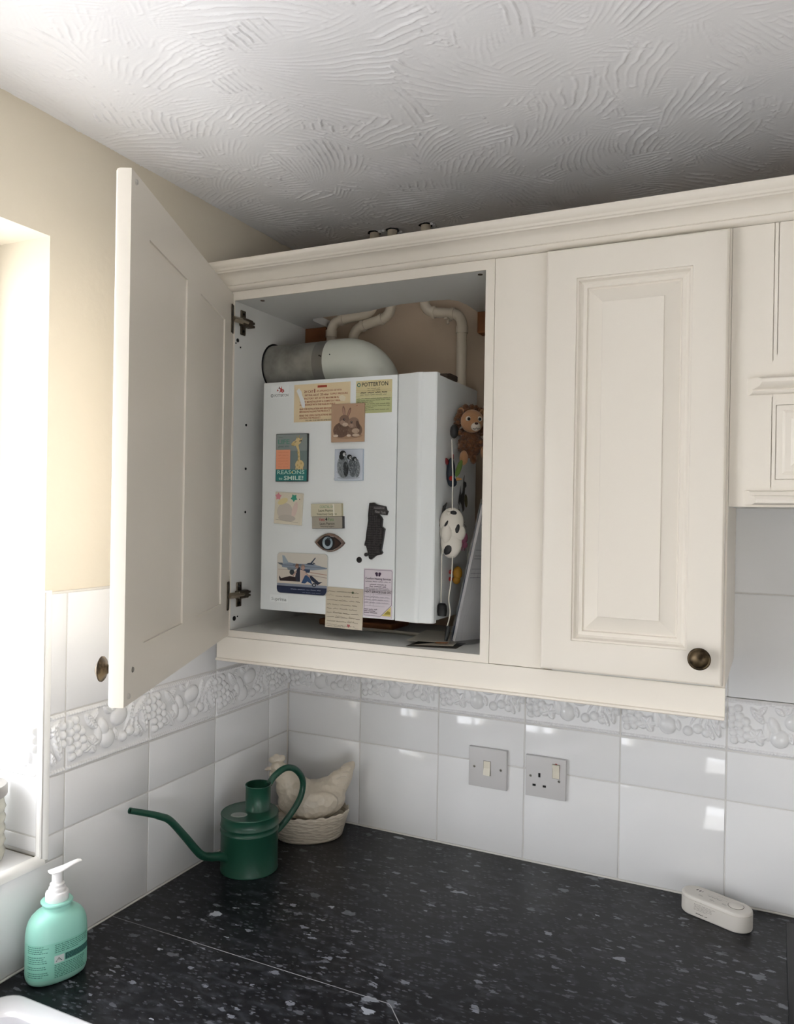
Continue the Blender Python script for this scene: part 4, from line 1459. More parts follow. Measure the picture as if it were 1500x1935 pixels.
b = B()
loops = []
for s_, d in ((1, 0), (1, 0.003), (0.9, 0.0055), (0.6, 0.0075), (0.2, 0.0085)):
    loops.append([(x * s_, -d, z * s_) for x, z in almond(0.0700, 0.0375)])
loft(b, loops, mat('eye_lid_brown', '8d7568', 0.25, coat=0.5, var=(40, '5a4438', 0.35, 0.7)))
eye = tag(b.build('eye_magnet', None, 60, (0.2733, BY - 0.0002, 0.6792)), 'domed magnet printed as a single pale blue eye', 'magnet')
a = Art(0.0087)
a.poly([(x * 0.80 + 0.003, z * 0.78 - 0.0005) for x, z in almond(0.0700, 0.0375)], '241813')
a.poly([(x * 0.60 + 0.006, z * 0.55 - 0.0005) for x, z in almond(0.0700, 0.0375)], '3a241a')
a.ell(-0.001, 0.0, 0.0165, 0.0145, '0d0b0b').ell(-0.0012, -0.0005, 0.0120, 0.0125, '8c9ca6').ell(-0.0012, -0.0035, 0.0100, 0.0085, 'a9b7bf').ell(-0.0008, 0.0005, 0.0072, 0.0078, '11202a').ell(-0.0008, 0.0005, 0.0048, 0.0052, '060a0d').ell(0.0015, 0.0085, 0.0045, 0.0018, '3a474e')
a.line([(-0.012, -0.0150), (0.0, -0.0165), (0.012, -0.0150), (0.020, -0.0105)], 0.0009, '9c938c').line([(0.004, 0.0135), (0.013, 0.0120)], 0.0008, 'b5aca4')
a.build('iris', eye)
# black city-map magnet
out = [(-0.0135, 0.0545), (-0.0040, 0.0552), (0.0000, 0.0520), (0.0215, 0.0480), (0.0235, 0.0405), (0.0265, 0.0395), (0.0240, 0.0310), (0.0060, 0.0330), (0.0125, 0.0275), (0.0150, 0.0230), (0.0140, 0.0095), (0.0205, 0.0045),
       (0.0195, -0.0010), (0.0160, -0.0240), (0.0135, -0.0370), (0.0165, -0.0420), (0.0130, -0.0455), (0.0020, -0.0480), (-0.0080, -0.0560), (-0.0125, -0.0540), (-0.0150, -0.0430), (-0.0190, -0.0300), (-0.0230, -0.0290), (-0.0225, -0.0245),
       (-0.0205, -0.0180), (-0.0185, 0.0000), (-0.0155, 0.0200), (-0.0160, 0.0300)]
b = B()
n = len(out)
M_MAP = mat('black_resin', '1c1b1b', 0.5)
M_MAP2 = mat('worn_dark_resin', '3c393a', 0.45)
b.prism(out, 'y', -0.006, 0.0, M_MAP)
mp = tag(b.build('city_map_magnet', None, 0, (0.3768, BY - 0.0002, 0.7052)), 'black relief magnet shaped like a city map', 'magnet')
b = B()
rr = random.Random(3)


def inside(x, z):
    c = False
    for i in range(n):
        (x1, z1), (x2, z2) = out[i], out[i - 1]
        if (z1 > z) != (z2 > z) and x < (x2 - x1) * (z - z1) / (z2 - z1) + x1:
            c = not c
    return c


for iz in range(22):
    for ix in range(9):
        x0_, z0_ = -0.021 + ix * 0.0046, -0.052 + iz * 0.0046
        if all(inside(x0_ + dx, z0_ + dz) for dx in (0, 0.004) for dz in (0, 0.004)) and z0_ < 0.028 or (x0_ < -0.004 and all(inside(x0_ + dx, z0_ + dz) for dx in (0, 0.004) for dz in (0, 0.004))):
            b.box((x0_, -0.006 - rr.uniform(0.0004, 0.0018), z0_), (x0_ + 0.0038, -0.0055, z0_ + 0.0038 * rr.uniform(0.6, 1.0)), M_MAP2, 0.0)
o = b.build('city_blocks', mp, 0)
o['kind'] = 'stuff'
a = Art(0.0062)
a.rect(-0.0040, 0.0425, 0.0205, 0.0478, '585556').rect(-0.0020, 0.0330, 0.0240, 0.0410, '2b2929')
a.scribble(-0.003, 0.019, 0.0440, 0.0028, '8d8a8a', 0.0007, 720).text('New York', 0.0110, 0.0345, 0.0052, '9a9797', 0.024, rot=-0.10)
a.build('lettering', mp)
B().lathe([(0.0036, 0.0), (0.0036, 0.004), (0.0028, 0.0046)], M_MAP2, 16, axis='y').build('island', mp, loc=(-0.0205, 0, -0.0470))


# aircraft card magnet with rounded corners
def rpoly(w_, h_, r, n_=5):
    return [(x, z) for x, z in rrect(-w_ / 2, w_ / 2, -h_ / 2, h_ / 2, r, n_)]


w_, h_ = 0.1218, 0.0850
b = B()
b.prism(rpoly(w_, h_, 0.0085), 'y', -0.0012, 0.0, flat('c9cbc6', 0.3))
jet = tag(b.build('aircraft_magnet', None, 0, (0.2083, BY - 0.0002, 0.6134)), 'rounded card magnet of two people sitting before a jet aircraft', 'magnet')
a = Art(0.0013)
a.poly(rpoly(w_ - 0.002, h_ - 0.002, 0.008), 'd3cec2')
a.rect(-0.0595, -0.0255, 0.0595, 0.008, 'd6cdbf').rect(-0.0595, -0.0275, 0.0595, -0.0215, '8e95a3').line([(-0.058, 0.0070), (-0.020, 0.0065)], 0.0012, 'b9a99a').line([(0.020, 0.0035), (0.0590, 0.0000)], 0.0015, 'b08d7d').line([(0.022, -0.0020), (0.0590, -0.0060)], 0.0012, 'a3928b')
# jet: fuselage, tail, cockpit, intake, wing
a.poly([(-0.050, 0.0185), (-0.048, 0.0120), (-0.020, 0.0090), (0.025, 0.0080), (0.0590, 0.0120), (0.0597, 0.0140), (0.036, 0.0185), (0.026, 0.0215), (-0.012, 0.0195), (-0.030, 0.0220)], '8a96a4')
a.poly([(-0.046, 0.0185), (-0.048, 0.0360), (-0.0425, 0.0355), (-0.032, 0.0215)], '9aa6b0').poly([(-0.0600, 0.0205), (-0.0470, 0.0205), (-0.0470, 0.0170), (-0.0530, 0.0165)], '565f66')
a.poly([(0.010, 0.0195), (0.014, 0.0225), (0.021, 0.0235), (0.0315, 0.0345), (0.0330, 0.0335), (0.0245, 0.0225), (0.030, 0.0190)], '2f3a4d').poly([(0.026, 0.0215), (0.0280, 0.0245), (0.0330, 0.0205)], '20283a')
a.poly([(-0.005, 0.0100), (0.020, 0.0095), (0.019, 0.0030), (0.004, 0.0025)], '31405c').poly([(-0.036, 0.0120), (-0.012, 0.0110), (-0.022, 0.0040), (-0.034, 0.0070)], '7c868d').ell(-0.0235, 0.0020, 0.0060, 0.0055, '343b40')
a.line([(-0.050, 0.0165), (0.055, 0.0140)], 0.0009, '5f6b7a').ell(-0.010, 0.0175, 0.012, 0.0025, '6c7a87')
# two seated people back to back
a.poly([(-0.0085, 0.0135), (-0.0040, 0.0130), (-0.0035, -0.0165), (-0.0170, -0.0165), (-0.0150, -0.0040), (-0.0130, 0.0050)], '2b2d3d').ell(-0.0115, 0.0150, 0.0042, 0.0052, 'a98677').poly([(-0.0165, 0.0130), (-0.0130, 0.0205), (-0.0080, 0.0195), (-0.0070, 0.0130), (-0.0110, 0.0160)], '7b5b49')
a.poly([(-0.055, -0.0105), (-0.0540, -0.0060), (-0.0500, -0.0115), (-0.0280, -0.0060), (-0.0150, -0.0075), (-0.0130, -0.0165), (-0.053, -0.0165)], '2a1d1f').line([(-0.013, 0.0040), (-0.021, -0.0055)], 0.0036, 'b99a8c')
a.poly([(-0.0020, 0.0080), (0.0090, 0.0060), (0.0110, -0.0020), (-0.0005, -0.0190)], 'cdb6a9').ell(0.0030, 0.0130, 0.0046, 0.0055, 'b59484').poly([(-0.0010, 0.0120), (0.0005, 0.0195), (0.0070, 0.0185), (0.0080, 0.0130), (0.0030, 0.0165)], '8d7a70')
a.poly([(-0.0005, -0.0195), (0.0080, -0.0030), (0.0150, -0.0020), (0.0220, -0.0110), (0.0260, -0.0210), (0.0140, -0.0150), (0.0090, -0.0195)], '34527c').poly([(0.0170, -0.0020), (0.0240, -0.0030), (0.0410, -0.0150), (0.0500, -0.0145), (0.0380, -0.0215), (0.0230, -0.0120)], '262b3f').ell(0.0300, -0.0215, 0.0050, 0.0040, '2c2f37').ell(0.0300, -0.0215, 0.0025, 0.0020, 'a9adb5')
a.line([(0.010, 0.0020), (0.020, -0.0060)], 0.0034, 'b99a8c')
a.poly([(-0.0598, -0.0268), (0.0598, -0.0268), (0.0598, -0.0330), (0.0565, -0.0395), (0.0520, -0.0414), (-0.0520, -0.0414), (-0.0575, -0.0390), (-0.0598, -0.0330)], '1b2745')
a.scribble(-0.026, 0.046, -0.0325, 0.0028, 'a9b3c6', 0.0008, 706).scribble(0.003, 0.046, -0.0382, 0.0024, '8a96b0', 0.0006, 707)
a.build('picture', jet)
# handwritten note card hanging below the boiler
o, a = magnet('note_card', 0.2656, 0.3499, 0.5090, 0.5902, 'cfc4ae', 'cream handwritten note card with a small red heart, hanging below the boiler', 0.0012, 0.012, r=0.0, cat='note')
rows = [0.0320, 0.0232, 0.0146, 0.0060, -0.0020, -0.0105, -0.0190, -0.0272, -0.0350]
starts = [(-0.039, 0.036), (-0.020, 0.033), (-0.039, 0.036), (-0.039, 0.030), (-0.039, 0.036), (-0.039, 0.035), (-0.038, 0.037), (-0.038, 0.036), (-0.012, 0.026)]
for k, (z, (xa, xb)) in enumerate(zip(rows, starts)):
    a.scribble(xa, xb, z - 0.0005, 0.0036, '665d4d', 0.0007, 300 + k)
for k, (xa, xb, z) in enumerate(((-0.004, 0.012, 0.0325), (-0.038, -0.022, 0.0240), (-0.012, 0.003, 0.0150), (-0.024, -0.002, -0.0098), (-0.018, -0.002, -0.0182), (0.012, 0.028, -0.0182), (0.010, 0.024, -0.0265), (-0.038, -0.014, -0.0345))):
    a.scribble(xa, xb, z, 0.0058, '9d927c', 0.0006, 340 + k)
a.ell(0.0200, 0.0325, 0.0026, 0.0024, '5f6b50')
a.scribble(-0.036, 0.004, -0.0372, 0.0026, '665d4d', 0.0006, 709).scribble(0.027, 0.037, -0.0385, 0.0018, '8d836f', 0.0005, 710)
a.poly([(0.0125, -0.0375), (0.0095, -0.0345), (0.0090, -0.0320), (0.0105, -0.0305), (0.0122, -0.0318), (0.0145, -0.0308), (0.0160, -0.0325), (0.0152, -0.0350)], 'b0605c')
a.build('lettering', o)

# printed sticker on the boiler's shaded right side
a = Art(0.0003)
G1 = '4d4d4c'
a.poly([(0.010, 0.045), (0.016, 0.052), (0.014, 0.038), (0.026, 0.036), (0.028, 0.028), (0.020, 0.024), (0.016, 0.004), (0.018, -0.020), (0.008, -0.026), (0.000, -0.010), (-0.010, -0.004), (-0.006, 0.008), (0.004, 0.014), (0.008, 0.026)], G1)
a.poly([(-0.010, 0.020), (-0.006, 0.030), (-0.004, 0.012), (-0.012, -0.012), (-0.018, -0.006)], '6a6a66').ell(0.026, -0.002, 0.009, 0.014, '77754f', 0.3).ell(-0.014, -0.024, 0.005, 0.005, '57514d')
a.line([(-0.020, -0.010), (-0.014, -0.028), (0.000, -0.040), (0.020, -0.052), (0.030, -0.056)], 0.0012, '57524d').line([(-0.016, -0.014), (-0.008, -0.030), (0.004, -0.042), (0.030, -0.058)], 0.0009, '6a655e')
a.scribble(-0.004, 0.030, -0.047, 0.005, '55504a', 0.0009, 501)
o = a.build('side_sticker', boiler, Vector((0.5, -0.138, 0.770)) - boiler.location, (0, 0, PI / 2))
o['label'] = 'dark grey figure transfer'

# ================================================================== PIPES BEHIND THE BOILER
PR = 0.0112


def pipe(name, pts, label, collars, r=0.026):
    P = rounded(pts, r, 7)
    root = tag(B().tube(P, PR, M_PIPE, 20).build(name, None, 50), label, 'pipe', None)
    for p0, p1 in collars:
        B().tube([p0, p1], PR + 0.0022, M_PIPE, 20).build('collar', root, 50)
    x, y, z = pts[-1]
    # ragged dark hole where it goes through the ceiling
    n = 18
    rg = random.Random(int(x * 1000))
    poly = [(x + (PR + 0.0015 + rg.random() * 0.004) * math.cos(2 * PI * k / n), y + (PR + 0.0015 + rg.random() * 0.004) * math.sin(2 * PI * k / n)) for k in range(n)]
    B().prism(poly, 'z', CEIL - 0.0030, CEIL - 0.0010, M_DARK).build('ceiling_hole', root, 0)
    for k in range(3):
        an = rg.uniform(0, 6)
        B().ball((x + (PR + 0.009) * math.cos(an), y + (PR + 0.009) * math.sin(an), CEIL - 0.004), (0.005, 0.003, 0.0035), M_CEIL, 1).build('plaster_crumb', root)
    return root


PYY = -0.036
pipe('heating_pipe', [(0.127, PYY, 0.90), (0.127, PYY, 1.188), (0.238, PYY, 1.200), (0.238, PYY, CEIL - 0.001)], 'cream painted pipe nearest the flue, left of the three',
     [((0.127, PYY, 1.152), (0.127, PYY, 1.168)), ((0.160, PYY, 1.1915), (0.150, PYY, 1.1905))])
pipe('heating_pipe', [(0.186, PYY, 0.90), (0.186, PYY, 1.166), (0.283, PYY, 1.188), (0.283, PYY, CEIL - 0.001)], 'cream painted pipe bending up behind the flue elbow, middle of the three',
     [((0.208, PYY, 1.171), (0.216, PYY, 1.1728)), ((0.255, PYY, 1.1816), (0.262, PYY, 1.1832))])
pp = pipe('heating_pipe', [(0.456, PYY, 0.62), (0.456, PYY, 1.176), (0.366, PYY, 1.190), (0.366, PYY, CEIL - 0.001)], 'cream painted pipe rising right of the boiler, rightmost of the three',
          [((0.456, PYY, 1.135), (0.456, PYY, 1.150)), ((0.392, PYY, 1.186), (0.386, PYY, 1.187)), ((0.430, PYY, 1.180), (0.438, PYY, 1.1788))])
B().box((0.418, PYY - 0.014, 1.166), (0.427, PYY + 0.014, 1.1705), M_PIPE, 0.001).tube([(0.4225, PYY, 1.168), (0.4225, PYY, 1.158)], 0.003, M_PIPE, 8).build('drain_tap', pp)

# ================================================================== THINGS HANGING ON THE BOILER'S SIDE
TRZ = 0.37        # toys look into the room
TC, TS = math.cos(TRZ), math.sin(TRZ)
PXM = 1 / 965.0
M_LFUR = mat('tan_plush', 'b3835a', 0.9, sheen=0.3, bump=(400, 0.6, 0.002))
M_LMANE = mat('brown_curly_plush', '7d4f2b', 0.95, sheen=0.3, bump=(260, 0.9, 0.004), var=(120, '54331b', 0.35, 0.7))
M_LWHITE = mat('cream_plush', 'd9cdbd', 0.9)
M_COW = mat('white_toy_paint', 'd8d2c6', 0.4)
M_CORD = mat('white_cord', 'd6d1c6', 0.7, bump=(500, 0.5, 0.001))
M_PINK = mat('pink_toy', 'b96b86', 0.5)
M_YEL = mat('yellow_toy', 'c9922c', 0.5)
M_RED = mat('red_bead', 'a8231f', 0.3)
M_NAVY = mat('navy_toy', '10202f', 0.45)
M_LEAF = mat('green_felt', '57702f', 0.8)

# plush lion
LION_S = 1.2
lion = tag(empty('toy_lion', (0.5335, -0.176, 0.923), 0.55), 'small brown plush lion clinging to the side of the boiler', 'soft toy')
b = B()
rr = random.Random(12)
for k in range(150):
    an, el_ = rr.uniform(0, 2 * PI), rr.uniform(-0.2, 1.25)
    r0 = 0.0205 + rr.uniform(0, 0.007)
    c = (r0 * math.cos(an) * math.cos(el_ * 0.55), 0.003 + 0.012 * math.sin(el_), r0 * math.sin(an) * math.cos(el_ * 0.55))
    b.ball(c, rr.uniform(0.0032, 0.0058), M_LMANE, 1)
for k in range(70):
    an = rr.uniform(0, 2 * PI)
    b.ball((0.018 * rr.uniform(-1, 1), 0.004 + 0.010 * math.sin(an), -0.030 - 0.016 * rr.random()), rr.uniform(0.004, 0.0068), M_LMANE, 1)
o = b.build('mane', lion, 60)
o['kind'] = 'stuff'
b = B()
b.ball((0, 0.006, -0.036), (0.021, 0.015, 0.024), M_LMANE, 2)
b.build('body', lion, 60)
b = B()
b.ball((0, -0.004, 0.001), (0.0192, 0.0165, 0.0195), M_LFUR, 3)
b.build('head', lion, 60)
b = B()
b.ball((0.0035, -0.0165, -0.0085), (0.0085, 0.0062, 0.0078), M_LWHITE, 2)
b.build('muzzle', lion, 60)
for x in (-0.0085, 0.0095):
    e = B().ball((x, -0.0172, 0.0035), (0.0050, 0.0026, 0.0046), M_LWHITE, 2).build('eye', lion, 60)
    B().ball((x, -0.0196, 0.0030), (0.0026, 0.0014, 0.0027), M_BLACK, 2).build('pupil', e, 60)
B().ball((0.0035, -0.0228, -0.0045), (0.0030, 0.0016, 0.0020), mat('nose_brown', '4a2f22', 0.5), 2).build('nose', lion, 60)
B().tube([(-0.002, -0.0215, -0.0125), (0.0015, -0.0228, -0.0140), (0.0035, -0.0230, -0.0115), (0.0060, -0.0226, -0.0138), (0.0095, -0.0205, -0.0120)], 0.0005, M_BLACK, 6).build('mouth', lion)
for x in (-0.018, 0.019):
    B().ball((x, 0.002, 0.018), (0.006, 0.004, 0.006), M_LFUR, 2).build('ear', lion, 60)
for p, r_ in (((-0.014, -0.010, -0.060), (0.0075, 0.0085, 0.0125)), ((0.021, -0.008, -0.050), (0.0072, 0.0085, 0.0115)), ((0.005, 0.004, -0.060), (0.006, 0.007, 0.009))):
    B().ball(p, r_, M_LFUR if p[1] < 0 else M_LMANE, 2).build('paw', lion, 60)


lion.scale = (LION_S, LION_S, LION_S)


def toy(name, px, py, x, y, z, label, cat='magnet'):
    """toy root at a point beside the boiler; local x right, -y to the room, z up"""
    r = tag(empty(name, (x, y, z), TRZ), label, cat)

    def q(qx, qy, d=0.0):
        return ((qx - px) * PXM, d, (py - qy) * PXM)
    return r, q


# cow with string legs and black magnet hooves
cow, q = toy('toy_cow', 848, 1003, 0.5215, -0.2440, 0.7055, 'black and white toy cow hanging by white string legs on the boiler side')
b = B()
b.ball(q(848, 985), (0.0235, 0.010, 0.029), M_COW, 3)
b.ball(q(850, 1003), (0.0255, 0.009, 0.022), M_COW, 3)
b.ball(q(848, 1022), (0.0205, 0.0095, 0.030), M_COW, 3)
b.ball(q(839, 1004, -0.006), (0.0105, 0.007, 0.019), M_COW, 3)
b.build('body', cow, 60)
for nm, qx, qy, rx, rz, rot, d in (('patch', 851, 967, 0.0068, 0.0048, 0.1, -0.0065), ('patch', 858, 996, 0.0050, 0.0125, 0.15, -0.0068), ('patch', 838, 988, 0.0024, 0.0085, 0.45, -0.0088), ('patch', 843, 1033, 0.0075, 0.0130, 0.5, -0.0072)):
    B().ball(q(qx, qy, d), (rx, 0.0025, rz), M_BLACK, 2, Matrix.Rotation(rot, 4, 'Y')).build(nm, cow, 60)
B().tube([q(839, 948, 0.004), q(834, 956, 0.003), q(833, 968, 0.002), q(829, 980, 0.002), q(826, 992, 0.004)], [0.0012, 0.003, 0.003, 0.0035, 0.003], M_BLACK, 8).build('tail', cow, 60)
B().ball(q(842, 967, -0.010), 0.0042, M_COW, 2).build('ear', cow, 60)
B().tube([q(849, 962, -0.004), q(849, 900, -0.006), q(847, 860, -0.004), q(846, 832, -0.003)], 0.0013, M_CORD, 8).build('string', cow, 60)
B().ball(q(850, 817, -0.002), (0.0085, 0.0095, 0.0140), M_BLACK, 2).build('hoof', cow, 60)
B().tube([q(833, 1012, -0.004), q(831, 1050, -0.005), q(831, 1132, -0.004)], 0.0013, M_CORD, 8).build('string', cow, 60)
B().lathe([(0.0, -0.012), (0.0085, -0.011), (0.0098, -0.002), (0.0092, 0.008), (0.006, 0.0125), (0.0, 0.013)], M_BLACK, 20, q(833, 1146, -0.002), cap=False).build('hoof', cow, 60)
B().tube(spline([q(851, 1046, -0.004), q(850, 1075, -0.005), q(848, 1100, -0.006), q(845, 1125, -0.006), q(848, 1150, -0.006), q(843, 1176, -0.006)], 6), 0.0013, M_CORD, 8).build('string', cow, 60)
B().tube([q(845, 1174, -0.006), q(844, 1186, -0.006), q(841, 1202, -0.006)], [0.0025, 0.0042, 0.0032], M_BLACK, 10).build('hoof', cow, 60)
# parrot
par, q = toy('toy_parrot', 853, 892, 0.5100, -0.2180, 0.8250, 'dark blue toy parrot with a green wing on the boiler side')
b = B()
b.ball(q(851, 895), (0.0088, 0.006, 0.0290), M_NAVY, 2)
b.ball(q(855, 914), (0.0085, 0.007, 0.0095), M_NAVY, 2)
b.build('body', par, 60)
B().ball(q(866, 888, -0.004), (0.0052, 0.0022, 0.0180), M_LEAF, 2, Matrix.Rotation(0.30, 4, 'Y')).build('wing', par, 60)
B().ball(q(843, 875, -0.002), (0.0042, 0.003, 0.0075), mat('dark_red_felt', '7d1d20', 0.7), 2, Matrix.Rotation(-0.3, 4, 'Y')).build('wing', par, 60)
B().box(q(851.5, 871, 0.002), q(856, 861, -0.002), mat('dark_red_felt', '7d1d20', 0.7), 0.0008).build('tail', par)
B().ball(q(852, 907, -0.009), 0.0048, M_RED, 2).build('bead', par, 60)
B().lathe([(0.0034, 0.0), (0.0028, 0.006), (0.0008, 0.0115)], mat('ochre_beak', 'b98a4d', 0.5), 12).build('beak', par, 60, loc=q(861, 908, -0.005), rot=(0, PI / 2, 0))
# pig and duck
pig, q = toy('toy_pig', 866, 1020, 0.5200, -0.172, 0.6890, 'pink toy pig on the boiler side between the cow and the plastic wallet')
b = B()
b.ball((0, 0, 0.004), (0.0078, 0.005, 0.0120), M_PINK, 2)
b.ball((0.002, -0.002, -0.010), (0.0058, 0.0045, 0.0062), M_PINK, 2)
b.build('body', pig, 60)
for x in (-0.0035, 0.001):
    B().tube([(x, 0, -0.013), (x - 0.0005, 0, -0.021)], 0.0012, M_PINK, 8).build('leg', pig)
B().tube([(0.006, 0.0, -0.012), (0.0075, 0.0, -0.040), (0.009, 0, -0.055)], 0.0008, M_CORD, 6).build('string', pig)
duck, q = toy('toy_duck', 866, 1085, 0.5110, -0.186, 0.6200, 'yellow toy duck with red bead feet on the boiler side')
b = B()
b.ball((0.002, 0, 0.004), (0.0095, 0.006, 0.0135), M_YEL, 2)
b.ball((0.000, 0, -0.010), (0.0080, 0.006, 0.0085), M_YEL, 2)
b.build('body', duck, 60)
for z in (0.006, -0.008):
    B().ball((-0.0115, -0.005, z), 0.0048, M_RED, 2).build('bead', duck, 60)
    B().tube([(-0.014, -0.004, z + 0.002), (-0.019, -0.004, z + 0.0035)], 0.0012, M_YEL, 6).build('foot', duck)

# clear plastic wallet of papers leaning in the gap
wl = tag(empty('document_wallet', (0.535, -0.15, ZB)), 'clear plastic wallet of papers leaning between the boiler and cabinet side', 'document wallet')
F0, F1 = Vector((0.5215, -0.246, ZB + 0.0012)), Vector((0.5790, -0.238, 0.770))
K0, K1 = Vector((0.5720, -0.150, ZB + 0.0012)), Vector((0.5890, -0.196, 0.765))


def slab(t0, t1, ins, n=10, wob=0.0, seed=0):
    """leaning sheet between offsets t0..t1 along its normal"""
    rg = random.Random(seed)
    nrm = (F1 - F0).cross(K0 - F0).normalized()
    if nrm.x < 0:
        nrm = -nrm
    V, F = [], []
    for side, t in ((0, t0), (1, t1)):
        for i in range(n + 1):
            for j in range(n + 1):
                u = ins + (1 - 2 * ins) * i / n
                v = ins + (1 - 2 * ins) * j / n
                p = F0.lerp(F1, u).lerp(K0.lerp(K1, u), v)
                p = p + nrm * (t + (rg.uniform(-wob, wob) if 0 < i < n or side else 0))
                p.z = max(p.z, ZB + 0.001)
                V.append(tuple(p - wl.location))
    m = n + 1
    for s_ in range(2):
        for i in range(n):
            for j in range(n):
                a0 = s_ * m * m + i * m + j
                F.append([a0, a0 + 1, a0 + m + 1, a0 + m])
    rim = [(i, 0) for i in range(n)] + [(n, j) for j in range(n)] + [(n - i, n) for i in range(n)] + [(0, n - j) for j in range(n)]
    for k in range(len(rim)):
        a0 = rim[k][0] * m + rim[k][1]
        b0 = rim[(k + 1) % len(rim)][0] * m + rim[(k + 1) % len(rim)][1]
        F.append([a0, b0, b0 + m * m, a0 + m * m])
    return V, F


V, F = slab(-0.002, 0.0115, 0.0, 12, 0.0012, 4)
B().add(V, F, M_SLEEVE).build('plastic_sleeve', wl, 60)
V, F = slab(0.0015, 0.0085, 0.035, 3)
B().add(V, F, M_PAPER).build('paper_stack', wl, 0)
V, F = slab(-0.0012, 0.0010, 0.03, 3)
B().add(V, F, mat('blue_folder_card', '3c4a5e', 0.6)).build('folder_back', wl, 0)
# printed lines on the outermost sheet
nrm = (F1 - F0).cross(K0 - F0).normalized()
nrm = nrm if nrm.x > 0 else -nrm
b = B()
for u, v0, v1 in ((0.62, 0.10, 0.55), (0.66, 0.10, 0.55), (0.60, 0.10, 0.40), (0.53, 0.08, 0.50), (0.50, 0.08, 0.50), (0.47, 0.08, 0.45), (0.86, 0.1, 0.5), (0.83, 0.1, 0.45)):
    pts = []
    for uu, vv in ((u, v0), (u, v1), (u + 0.004, v1), (u + 0.004, v0)):
        pts.append(tuple(F0.lerp(F1, uu).lerp(K0.lerp(K1, uu), vv) + nrm * 0.0088 - wl.location))
    b.add(pts, [[0, 1, 2, 3]], flat('8d8a90'))
o = b.build('printed_lines', wl, 0, fix=False)
o['kind'] = 'stuff'


# papers lying on the cabinet floor
def leaflet(name, pts, z, lift, m, label, cat='leaflet', th=0.0006):
    n = len(pts)
    V = [(x, y, z + l) for (x, y), l in zip(pts, lift)] + [(x, y, z + l + th) for (x, y), l in zip(pts, lift)]
    F = [list(range(n))[::-1], [n + i for i in range(n)]] + [[i, (i + 1) % n, n + (i + 1) % n, n + i] for i in range(n)]
    return tag(B().add(V, F, m).build(name, None, 0), label, cat)


leaflet('leaflet', [(0.452, -0.292), (0.545, -0.270), (0.540, -0.205), (0.450, -0.225)], ZB + 0.0003, (0, 0, 0, 0), mat('dark_leaflet', '4a4640', 0.6), 'dark leaflet lying flat on the cabinet floor beneath the others')
leaflet('leaflet', [(0.440, -0.262), (0.520, -0.235), (0.520, -0.150), (0.440, -0.170)], ZB + 0.0014, (0.004, 0.003, 0.010, 0.012), mat('pale_leaflet', 'b9b3a6', 0.6), 'pale curled leaflet on the cabinet floor below the boiler')
leaflet('leaflet', [(0.462, -0.275), (0.535, -0.262), (0.525, -0.200)], ZB + 0.0012, (0.0, 0.002, 0.003), mat('cream_leaflet', 'c9c2b2', 0.6), 'cream folded corner of paper at the foot of the wallet')
leaflet('card', [(0.498, -0.262), (0.522, -0.258), (0.520, -0.246), (0.497, -0.250)], ZB + 0.0036, (0.002, 0.003, 0.003, 0.002), mat('orange_card', 'a3673a', 0.6), 'small orange-brown card at the foot of the wallet', 'card')
# brown board standing in for brown shading, and pale cable, at the back of the cabinet floor
b = B()
b.box((0.165, -0.135, ZB + 0.0004), (0.345, -0.045, ZB + 0.013), M_WOOD, 0.002)
tag(b.build('shading_board', None), 'brown board standing in for shading under the boiler at the back', 'shading board')
b = B()
b.tube(spline([(0.285, -0.168, ZB + 0.0042), (0.35, -0.165, ZB + 0.0038), (0.42, -0.172, ZB + 0.0042), (0.482, -0.182, ZB + 0.0045), (0.515, -0.160, ZB + 0.0042)], 6), 0.0035, mat('pale_cable', 'c9c3b4', 0.5), 10)
tag(b.build('cable', None, 60), 'pale cable lying along the cabinet floor below the boiler', 'cable')


# ================================================================== SWITCH AND SOCKET
def plate(name, x, z, label, cat):
    root = B()
    t = 0.0092
    loops = []
    for ins, y in ((0.0, -0.0002), (0.0, -t + 0.0012), (0.0004, -t + 0.0004), (0.0013, -t)):
        loops.append([(-0.043 + ins, y, -0.043 + ins), (0.043 - ins, y, -0.043 + ins), (0.043 - ins, y, 0.043 - ins), (-0.043 + ins, y, 0.043 - ins)])
    loft(root, loops, M_SWITCH)
    o = root.build(name, None, 30, (x, 0, z))
    tag(o, label, cat)
    return o, t


def screw(par, x, z, t):
    s_ = B().lathe([(0.0, 0.0008), (0.0022, 0.0006), (0.0030, -0.0002)], M_STEEL, 14, axis='y', cap=False).build('screw', par, 40, (x, -t, z))
    B().box((-0.0024, -0.0010, -0.0003), (0.0024, -0.0007, 0.0003), M_DARK).build('slot', s_, 0, (0, 0, 0), (0, 0.6, 0))


def rocker(par, x, z, wd, h, t, flip=1):
    b = B()
    b.box((-wd / 2 - 0.0008, -t - 0.0002, -h / 2 - 0.0008), (wd / 2 + 0.0008, -t + 0.001, h / 2 + 0.0008), mat('shadow_gap_grey', '5f5b56', 0.6))
    b.build('rocker_gap', par, 0, (x, 0, z))
    b = B()
    k = 0.0032
    P_ = [(-h / 2, -t - 0.0012 - (k if flip < 0 else 0)), (0, -t - 0.0014), (h / 2, -t - 0.0012 - (k if flip > 0 else 0)), (h / 2, -t + 0.001), (-h / 2, -t + 0.001)]
    b.prism([(y, zz) for zz, y in P_], 'x', -wd / 2, wd / 2, M_ROCK)
    b.build('rocker', par, 0, (x, 0, z))


